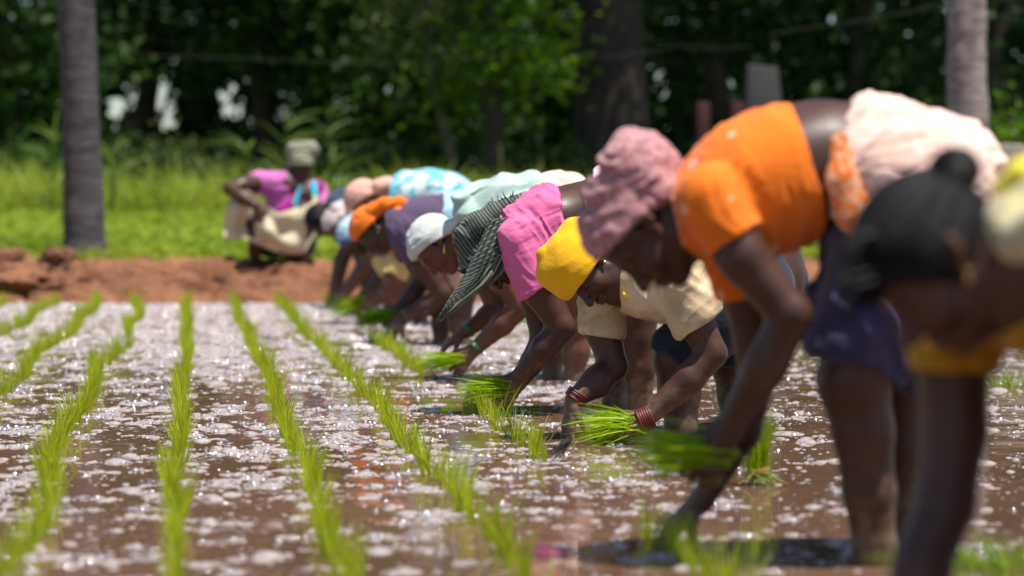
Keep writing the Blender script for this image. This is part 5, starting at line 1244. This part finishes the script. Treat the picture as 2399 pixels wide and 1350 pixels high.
BARK = None
def build_back():
    global BARK
    rng = np.random.default_rng(77)
    BARK = bark_mat('dark_bark', (.060, .046, .040))
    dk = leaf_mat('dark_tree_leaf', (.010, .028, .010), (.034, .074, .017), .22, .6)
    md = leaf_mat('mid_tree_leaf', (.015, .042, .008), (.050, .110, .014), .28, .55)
    br = leaf_mat('sunlit_tree_leaf', (.036, .095, .006), (.150, .260, .010), .45, .45)  # sunshine put into the leaf colour, for the sunlit tree and shrubs
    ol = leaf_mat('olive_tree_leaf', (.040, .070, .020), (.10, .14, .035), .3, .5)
    # grass and broad low plants on the level behind the bank
    n = 64000; d = 21.0 + 10.6 * rng.random(n) ** 1.15; x = (rng.random(n) - .5) * (.46 * d + 2.0)
    z = np.interp(d, [20.4, 21, 22, 24, 27, 30, 31.5], [.24, .26, .27, .34, .45, .56, .60])
    C = np.stack([x, d, z + rng.random(n) ** 1.5 * .13], axis=1); pat = fbm(C * np.array([1, 1, 0]), 1.3, 3, 3)
    C[:, 2] += np.clip(pat, 0, 1) * .05
    V, Q, v = leaves(C, rng.uniform(.05, .11, n), rng.uniform(.012, .034, n), rng, 1.0)
    v = np.clip(v * .6 + np.repeat(pat, 4) * .5 + .25, 0, 1)
    set_props(mesh_np('grass', V, Q, leaf_mat('turf_leaf', (.14, .25, .018), (.40, .48, .055), .45, .5), smooth=False, attrs=dict(v=v)), 'sunlit short grass and low broad leaved weeds behind the earth bank', 'grass', kind='stuff')
    # ragged weeds along the top edge of the bank
    n = 2600; x = rng.uniform(-7, 7, n); y = rng.normal(21.25, .28, n); P3 = np.stack([x, y, 0 * x], axis=1); pat = np.clip(.5 + fbm(P3, 1.1, 12, 3), .1, 1.6)
    B = np.stack([x, y, np.full(n, .25)], axis=1); D = np.stack([rng.normal(0, .5, n), rng.normal(0, .4, n), np.ones(n)], axis=1)
    V, Q, v, u = blades(B, D, rng.uniform(.06, .22, n) * pat, rng.uniform(.006, .016, n), rng.uniform(.1, .8, n), rng, 4)
    set_props(mesh_np('bank_weeds', V, Q, leaf_mat('weed_leaf', (.10, .19, .02), (.40, .42, .10), .4, .5), attrs=dict(v=v, u=u)), 'ragged weeds and dry grass blades along the top edge of the bank', 'weeds', kind='stuff')
    # belt of tall grass
    n = 9000; d = 31.0 + 3.4 * rng.random(n); x = (rng.random(n) - .5) * (.46 * d + 2.0)
    P3 = np.stack([x, d, 0 * x], axis=1); pat = fbm(P3, .9, 6, 3)
    right = np.interp(x, [-7, -3, 2.0, 5], [1.0, 1.05, .80, .60])
    B = np.stack([x, d, np.full(n, .56)], axis=1); D = np.stack([rng.normal(0, .35, n), rng.normal(0, .30, n), np.ones(n)], axis=1)
    V, Q, v, u = blades(B, D, rng.uniform(.45, 1.0, n) * (1 + .35 * pat) * right, rng.uniform(.018, .045, n), rng.uniform(.1, .7, n), rng, 5)
    k = 12; v = np.clip(v * .65 + np.repeat(pat, k) * .4 + .15, 0, 1)
    set_props(mesh_np('tall_grass', V, Q, leaf_mat('tall_grass_leaf', (.10, .20, .014), (.44, .50, .080), .42, .5), attrs=dict(v=v, u=u)), 'belt of tall yellow green grass along the foot of the trees', 'tall grass', kind='stuff')
    # maize plants standing above it
    ml = leaf_mat('maize_leaf', (.06, .13, .025), (.22, .31, .09), .45, .45)
    for i, (px, top, d, lb) in enumerate(((655, 262, 30.6, 'tall maize plant directly behind the olive headwrap, tallest on its left'), (578, 335, 30.3, 'shorter maize plant with one upright spiky leaf left of the squatting person'),
                                      (790, 258, 30.8, 'tall maize plant with arching leaves right of the olive headwrap'), (118, 315, 30.9, 'maize plant left of the left palm trunk'), (262, 340, 30.5, 'maize plant just right of the left palm trunk'),
                                      (1174, 345, 31.2, 'slim yellowish plant spike above the tall grass, mid field'), (1276, 375, 31.2, 'short yellowish plant spike above the tall grass, right of the slim one'))):
        b = ground(px, 500, .55); b = np.array([(px - CX) / F * d, d, .55]); h = CAM_H + (490 - top) / F * d - .55; r2 = np.random.default_rng(90 + i)
        t = empty('maize_plant' if i < 5 else 'grass_spike', b, lb, 'maize plant' if i < 5 else 'grass', 'maize plants behind the field' if i < 5 else 'yellow spikes in the tall grass')
        lean = r2.normal(0, .05)
        V, Q = tube([(0, 0, 0), (lean * .5, 0, h * .5), (lean, 0, h * .92)], [.018, .014, .006], 8); mesh_np('stalk', V, Q, ml if i < 5 else plain_mat('seed_head', (.28, .24, .06), .8), t, attrs=dict(v=np.full(len(V), .4)))
        n = 24 if i < 5 else 40
        hz = h * r2.uniform(.15, .95, n) if i < 5 else h * r2.uniform(.72, 1.0, n); a = r2.random(n) * 6.28
        B = np.stack([lean * hz / h, 0 * hz, hz], axis=1); tl = r2.uniform(.5, 1.1, n) if i < 5 else r2.uniform(.1, .3, n)
        D = np.stack([np.cos(a) * tl, np.sin(a) * tl, np.ones(n)], axis=1)
        V, Q, v, u = blades(B, D, r2.uniform(.35, .65, n) if i < 5 else r2.uniform(.04, .10, n), r2.uniform(.028, .050, n) if i < 5 else .012, r2.uniform(.3, .9, n) if i < 5 else .1, r2, 6)
        mesh_np('leaves', V, Q, ml if i < 5 else plain_mat('seed_spray', (.30, .26, .07), .8), t, attrs=dict(v=v, u=u))
    # the trees
    X = lambda px, d: (px - CX) / F * d
    tree('broad_tree', 'massive dark tree with a broad fluted double trunk, right of the middle', X(1425, 37), 37, [(0, 0, -.1), (0, 0, .5), (.02, 0, 1.2), (-.03, 0, 2.2), (-.1, 0, 3.4), (-.1, 0, 5)], [.68, .56, .52, .50, .48, .42],
         [(X(1300, 37) + 0, 38, 6.5, 3.2, 2.5, 2.0), (X(1500, 37), 36.2, 6.2, 3.5, 2.6, 1.9), (X(1650, 37), 37.5, 5.6, 2.4, 2.4, 1.8), (X(1425, 37), 36, 8.5, 4, 3.5, 2.4)], 7500, dk, BARK, 101, wob=.22)
    tree('slim_tree', 'slim pale barked tree with a bent stem left of the broad trunk', X(1050, 35.5), 35.5, [(.12, 0, -.1), (.10, 0, .5), (.02, 0, 1.1), (-.16, 0, 1.7), (-.26, 0, 2.3), (-.24, 0, 3.2)], [.085, .075, .07, .06, .055, .04],
         [(X(1010, 35.5), 35.2, 3.5, .9, .8, .8), (X(960, 35.5), 35.8, 3.0, .7, .6, .5), (X(1120, 35.5), 35.6, 3.9, 1.0, .8, .8)], 1500, ol, bark_mat('pale_bark', (.16, .13, .10)), 102, .13)
    tree('leafy_tree', 'bright green leafy tree catching the sun above the middle of the line', X(1150, 34.6), 34.6, [(0, 0, -.1), (.05, 0, 1.2), (0, 0, 2.6), (-.05, 0, 4)], [.16, .13, .11, .07],
         [(X(1165, 34.5), 34.3, 3.15, .55, .5, .75), (X(1225, 34.5), 34.6, 2.6, .4, .5, .3), (X(1060, 34.5), 34.9, 2.4, .4, .5, .25), (X(1190, 34.5), 34.6, 4.6, 1.2, 1.0, .8), (X(1280, 34.5), 34.9, 3.0, .4, .5, .3)], 2200, br, BARK, 103)
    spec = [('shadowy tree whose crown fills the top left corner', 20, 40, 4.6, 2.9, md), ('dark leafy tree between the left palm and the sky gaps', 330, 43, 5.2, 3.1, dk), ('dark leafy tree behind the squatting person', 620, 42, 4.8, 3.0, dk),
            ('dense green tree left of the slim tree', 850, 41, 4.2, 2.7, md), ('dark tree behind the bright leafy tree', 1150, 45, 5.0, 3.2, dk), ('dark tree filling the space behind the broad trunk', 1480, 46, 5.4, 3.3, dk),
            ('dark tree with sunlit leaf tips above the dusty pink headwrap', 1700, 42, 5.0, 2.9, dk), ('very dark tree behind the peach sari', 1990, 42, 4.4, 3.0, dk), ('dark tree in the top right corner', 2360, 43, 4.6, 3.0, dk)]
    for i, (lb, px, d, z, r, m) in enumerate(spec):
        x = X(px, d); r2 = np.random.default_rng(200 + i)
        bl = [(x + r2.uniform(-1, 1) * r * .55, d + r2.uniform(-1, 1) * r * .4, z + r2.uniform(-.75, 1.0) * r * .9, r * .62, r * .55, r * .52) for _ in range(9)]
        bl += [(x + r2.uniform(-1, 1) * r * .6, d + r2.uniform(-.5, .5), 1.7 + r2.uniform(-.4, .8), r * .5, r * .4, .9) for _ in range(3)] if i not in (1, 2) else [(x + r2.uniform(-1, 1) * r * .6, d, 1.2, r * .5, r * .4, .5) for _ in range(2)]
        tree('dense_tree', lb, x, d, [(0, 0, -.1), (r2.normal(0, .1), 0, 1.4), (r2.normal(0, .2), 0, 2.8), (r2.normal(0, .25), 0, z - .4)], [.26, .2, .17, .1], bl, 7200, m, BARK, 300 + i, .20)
    # farther trees closing the view
    for i, (px, lb) in enumerate(((-150, 'far dark tree left of the left palm'), (180, 'far dark tree behind the left palm'), (450, 'far dark tree between the two sky gaps'), (720, 'far dark tree right of the second sky gap'), (1000, 'far dark tree behind the slim tree'), (1290, 'far dark tree left of the broad trunk'), (1600, 'far dark tree right of the broad trunk'), (1880, 'far dark tree behind the orange blouse'), (2150, 'far dark tree left of the right palm'), (2480, 'far dark tree at the right edge'))):
        d = 52 + (i % 3) * 1.5; x = X(px, d); r2 = np.random.default_rng(400 + i)
        bl = [(x + r2.uniform(-1, 1) * 2.0, d + r2.uniform(-1, 1), z, 2.7, 1.4, 1.7) for z in (2.0, 3.2, 4.4, 5.6, 7.0, 8.4, 10.0, 11.8)]
        tree('far_tree', lb, x, d, [(0, 0, -.1), (0, 0, 2), (0, 0, 4)], [.3, .22, .15], bl, 6400, dk, BARK, 500 + i, .36, group='far trees')
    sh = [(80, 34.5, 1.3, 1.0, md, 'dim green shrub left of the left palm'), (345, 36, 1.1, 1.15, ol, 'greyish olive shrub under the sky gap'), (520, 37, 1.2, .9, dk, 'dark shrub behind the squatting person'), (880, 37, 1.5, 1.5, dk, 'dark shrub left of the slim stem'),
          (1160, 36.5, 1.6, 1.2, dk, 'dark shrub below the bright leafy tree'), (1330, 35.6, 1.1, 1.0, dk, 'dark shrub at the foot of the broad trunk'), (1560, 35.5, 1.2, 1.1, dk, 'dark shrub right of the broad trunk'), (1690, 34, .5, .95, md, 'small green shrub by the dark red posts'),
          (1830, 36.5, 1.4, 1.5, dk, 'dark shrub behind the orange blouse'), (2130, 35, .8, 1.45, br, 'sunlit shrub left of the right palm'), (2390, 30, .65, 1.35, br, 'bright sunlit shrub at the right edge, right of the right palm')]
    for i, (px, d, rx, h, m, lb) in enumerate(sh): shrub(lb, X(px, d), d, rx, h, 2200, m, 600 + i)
    # coconut palms standing on the bank
    pb = [bark_mat('grey_palm_bark', (.105, .092, .096), (1.2, 1.2, 9)), bark_mat('pale_palm_bark', (.32, .27, .26), (1.2, 1.2, 9))]
    fl = leaf_mat('palm_leaf', (.04, .09, .012), (.10, .19, .02), .35, .4)
    for i, (pts, d, lb) in enumerate((([(198, 602, 54), (197, 560, 49), (194, 400, 45), (186, 200, 43), (178, 0, 42), (160, -500, 40), (150, -1500, 38), (150, -2000, 34)], 21.6, 'grey ringed palm trunk at left, rising from the earth bank'),
                                      ([(2272, 600, 52), (2270, 480, 50), (2268, 330, 49), (2264, 150, 46), (2266, 0, 45), (2276, -500, 42), (2296, -1500, 38), (2300, -2000, 34)], 21.9, 'pale ringed palm trunk at right, behind the peach sari'))):
        py = np.array([p[1] for p in pts]); yy = np.linspace(pts[0][1], pts[-1][1], 260)
        xs = np.interp(-yy, -py, [p[0] for p in pts]); rs = np.interp(-yy, -py, [p[2] for p in pts])
        P3 = np.array([at(a, b, d) for a, b in zip(xs, yy)]); ph = np.cumsum(np.full(len(yy), 1.0)) * 1.22
        rad = rs * d / F * (1 + .018 * np.maximum(0, np.sin(ph)) + .012 * np.array([vnoise(np.array([k * .2, i, 0]), 1) for k in range(len(yy))]))
        base = np.array([P3[0][0], P3[0][1], .26]); t = empty('palm_tree', base, lb, 'palm tree', 'coconut palms on the bank')
        V, Q = tube(P3, rad, 26, .03, i); mesh_np('trunk', V, Q, pb[i], t, origin=base)
        r2 = np.random.default_rng(700 + i); top = P3[-1]; bs, ds, ls, bn = [], [], [], []
        for f in range(15):
            a = 2 * math.pi * f / 15 + r2.normal(0, .1); el = r2.uniform(-.2, .9); D = np.array([math.cos(a) * math.cos(el), math.sin(a) * math.cos(el), math.sin(el)]); L = r2.uniform(2.2, 3.0)
            for k in range(44):
                u = (k + 1) / 45; p = top + D * L * u + np.array([0, 0, -1.1 * u * u * L * .45]); sd = unit(np.cross(D, [0, 0, 1]))
                for sg in (-1, 1): bs.append(p); ds.append(sd * sg + D * .6 + np.array([0, 0, -.35])); ls.append(.75 * math.sin(math.pi * min(1, .12 + u * .86)) + .1)
        V, Q, v, u = blades(np.array(bs), np.array(ds), np.array(ls), .035, .35, r2, 4); mesh_np('crown', V, Q, fl, t, origin=base, attrs=dict(v=v, u=u))
    # clods on the bank
    so = soil_mat('clod_earth', (.27, .125, .072))
    clod('earth_clod', 'flat reddish clod on the bank at the left edge', at(16, 606, 20.7), .15, 3, so, (1, .8, .50), group='clods of dug earth on the bank')
    clod('earth_clod', 'rounded brown clod on the bank just left of the palm trunk', at(136, 603, 20.7), .14, 5, so, (1, .8, .58), group='clods of dug earth on the bank')
    clod('earth_clod', 'pinkish clod low on the bank at the water, left', at(122, 682, 19.85), .12, 8, so, (1.1, .8, .55), group='clods of dug earth on the bank')
    r2 = np.random.default_rng(55)
    where = ['under the left edge', 'left of the palm foot', 'below the palm foot', 'right of the palm foot', 'midway between the palm and the squatting person', 'left of the feet of the squatting person', 'under the squatting person']
    for i, (px, py) in enumerate(((40, 660), (95, 640), (205, 655), (290, 640), (395, 668), (520, 655), (640, 672))):
        dd = np.interp(py, [600, 700], [20.6, 19.7]); clod('earth_clod', 'small crumbled earth lump on the bank, ' + where[i], at(px, py, dd), r2.uniform(.05, .085), 20 + i, so, (1.2, .9, .6), group='clods of dug earth on the bank')
    # a grey leaning slab and dark red posts under the trees
    def slab(name, lb, cat, pts, d, th, mat):
        A = [at(x, y, d) for x, y in pts]; Bk = [a + np.array([0, th, 0]) for a in A]; n = len(A)
        V = np.array(A + Bk); F_ = [list(range(n)), list(range(2 * n - 1, n - 1, -1))]
        me = [[i, i + n, (i + 1) % n + n, (i + 1) % n] for i in range(n)]
        o = mesh_np(name, V, [np.array(F_), np.array(me)], mat, smooth=False, origin=A[0]); b = o.modifiers.new('edge', 'BEVEL'); b.width = .02; b.segments = 2
        return set_props(o, lb, cat)
    slab('stone_slab', 'grey leaning stone slab under the trees above the orange blouse', 'stone slab', [(1742, 420), (1852, 420), (1822, 158), (1752, 150)], 33.0, .25, plain_mat('dark_grey_stone', (.055, .050, .052), .9))  # stone of one even dark grey
    slab('concrete_block', 'broken grey concrete block standing beside the right palm', 'concrete block', [(2322, 612), (2452, 612), (2440, 362), (2396, 339), (2352, 336), (2328, 352)], 24.0, .35, plain_mat('old_concrete', (.30, .25, .21), .9, var=.4))
    for i, (a, b) in enumerate(((1648, 'dark red post under the trees, left one of two'), (1728, 'dark red post under the trees, beside the leaning slab'))):
        slab('red_post', b, 'post', [(a - 16, 420), (a + 16, 420), (a + 15, 240), (a - 15, 240)], 33.4 + .2 * i, .14, plain_mat('oxide_red', (.055, .008, .010), .8))['group'] = 'dark red posts'
    # cables strung between the trees
    wire = plain_mat('old_cable', (.045, .037, .03), .8)
    for lb, pts, d in (('sagging cable strung across the trees from the left palm', [(232, 92), (290, 112), (350, 130), (520, 136), (700, 143), (860, 150), (1000, 146), (1200, 128)], 33), ('second cable crossing in front of the broad trunk', [(1330, 128), (1440, 134), (1530, 118), (1590, 108), (1680, 114), (1760, 108)], 33),
                       ('cable rising to the right palm', [(1800, 82), (1870, 68), (2000, 52), (2120, 30), (2220, 4)], 30)):
        P3 = [at(x, y, d) for x, y in pts]; V, Q = tube(P3, [.0045] * len(P3), 6)
        set_props(mesh_np('cable', V, Q, wire, origin=P3[0]), lb, 'cable', 'cables under the trees')
# ------------------------------------------------------------------ light and camera
def build_light():
    w = bpy.data.worlds.new('World'); SC.world = w; w.use_nodes = True; nt = w.node_tree
    sky = nt.nodes.new('ShaderNodeTexSky'); sky.sky_type = 'NISHITA'; sky.sun_disc = False
    sv = unit(SUN); el = math.asin(sv[2]); az = math.atan2(sv[0], sv[1])
    sky.sun_elevation = el; sky.sun_rotation = az; sky.air_density = 1.0; sky.dust_density = 0.7; sky.ozone_density = 1.6
    bg = nt.nodes['Background']; nt.links.new(sky.outputs[0], bg.inputs[0]); bg.inputs[1].default_value = SKY
    L = bpy.data.lights.new('sun', 'SUN'); L.energy = SUN_E; L.angle = math.radians(.53); L.color = (1, .955, .88)
    o = bpy.data.objects.new('sun', L); COL.objects.link(o); o.rotation_euler = Vector(-Vector(sv)).to_track_quat('-Z', 'Y').to_euler(); o.location = (5, 5, 30)

def build_camera():
    c = bpy.data.cameras.new('camera'); o = bpy.data.objects.new('camera', c); COL.objects.link(o)
    o.location = (0, 0, CAM_H); o.rotation_euler = (math.pi / 2 - PITCH, 0, 0)
    c.sensor_width = 36; c.lens = F / W_PX * 36; c.clip_end = 2000; c.clip_start = .05
    c.dof.use_dof = True; c.dof.focus_distance = 8.4; c.dof.aperture_fstop = 2.2
    SC.camera = o

SUN = (0.24, -0.13, 0.96); SUN_E = 4.9; SKY = 0.09
SC.view_settings.view_transform = 'Standard'; SC.view_settings.look = 'None'; SC.view_settings.exposure = 0.5; SC.view_settings.gamma = 1
build_camera(); build_light(); build_ground(); build_foam(); build_rice(); build_bundles(); build_back()
person_near(); person_orange(); person_yellow(); person_pink(); person_white(); person_purple(); person_turban(); far_three(); person_squat()
SC.render.engine = 'CYCLES'
SC.cycles.max_bounces = 6; SC.cycles.transparent_max_bounces = 8; SC.cycles.sample_clamp_indirect = 6
SC.cycles.use_denoising = True
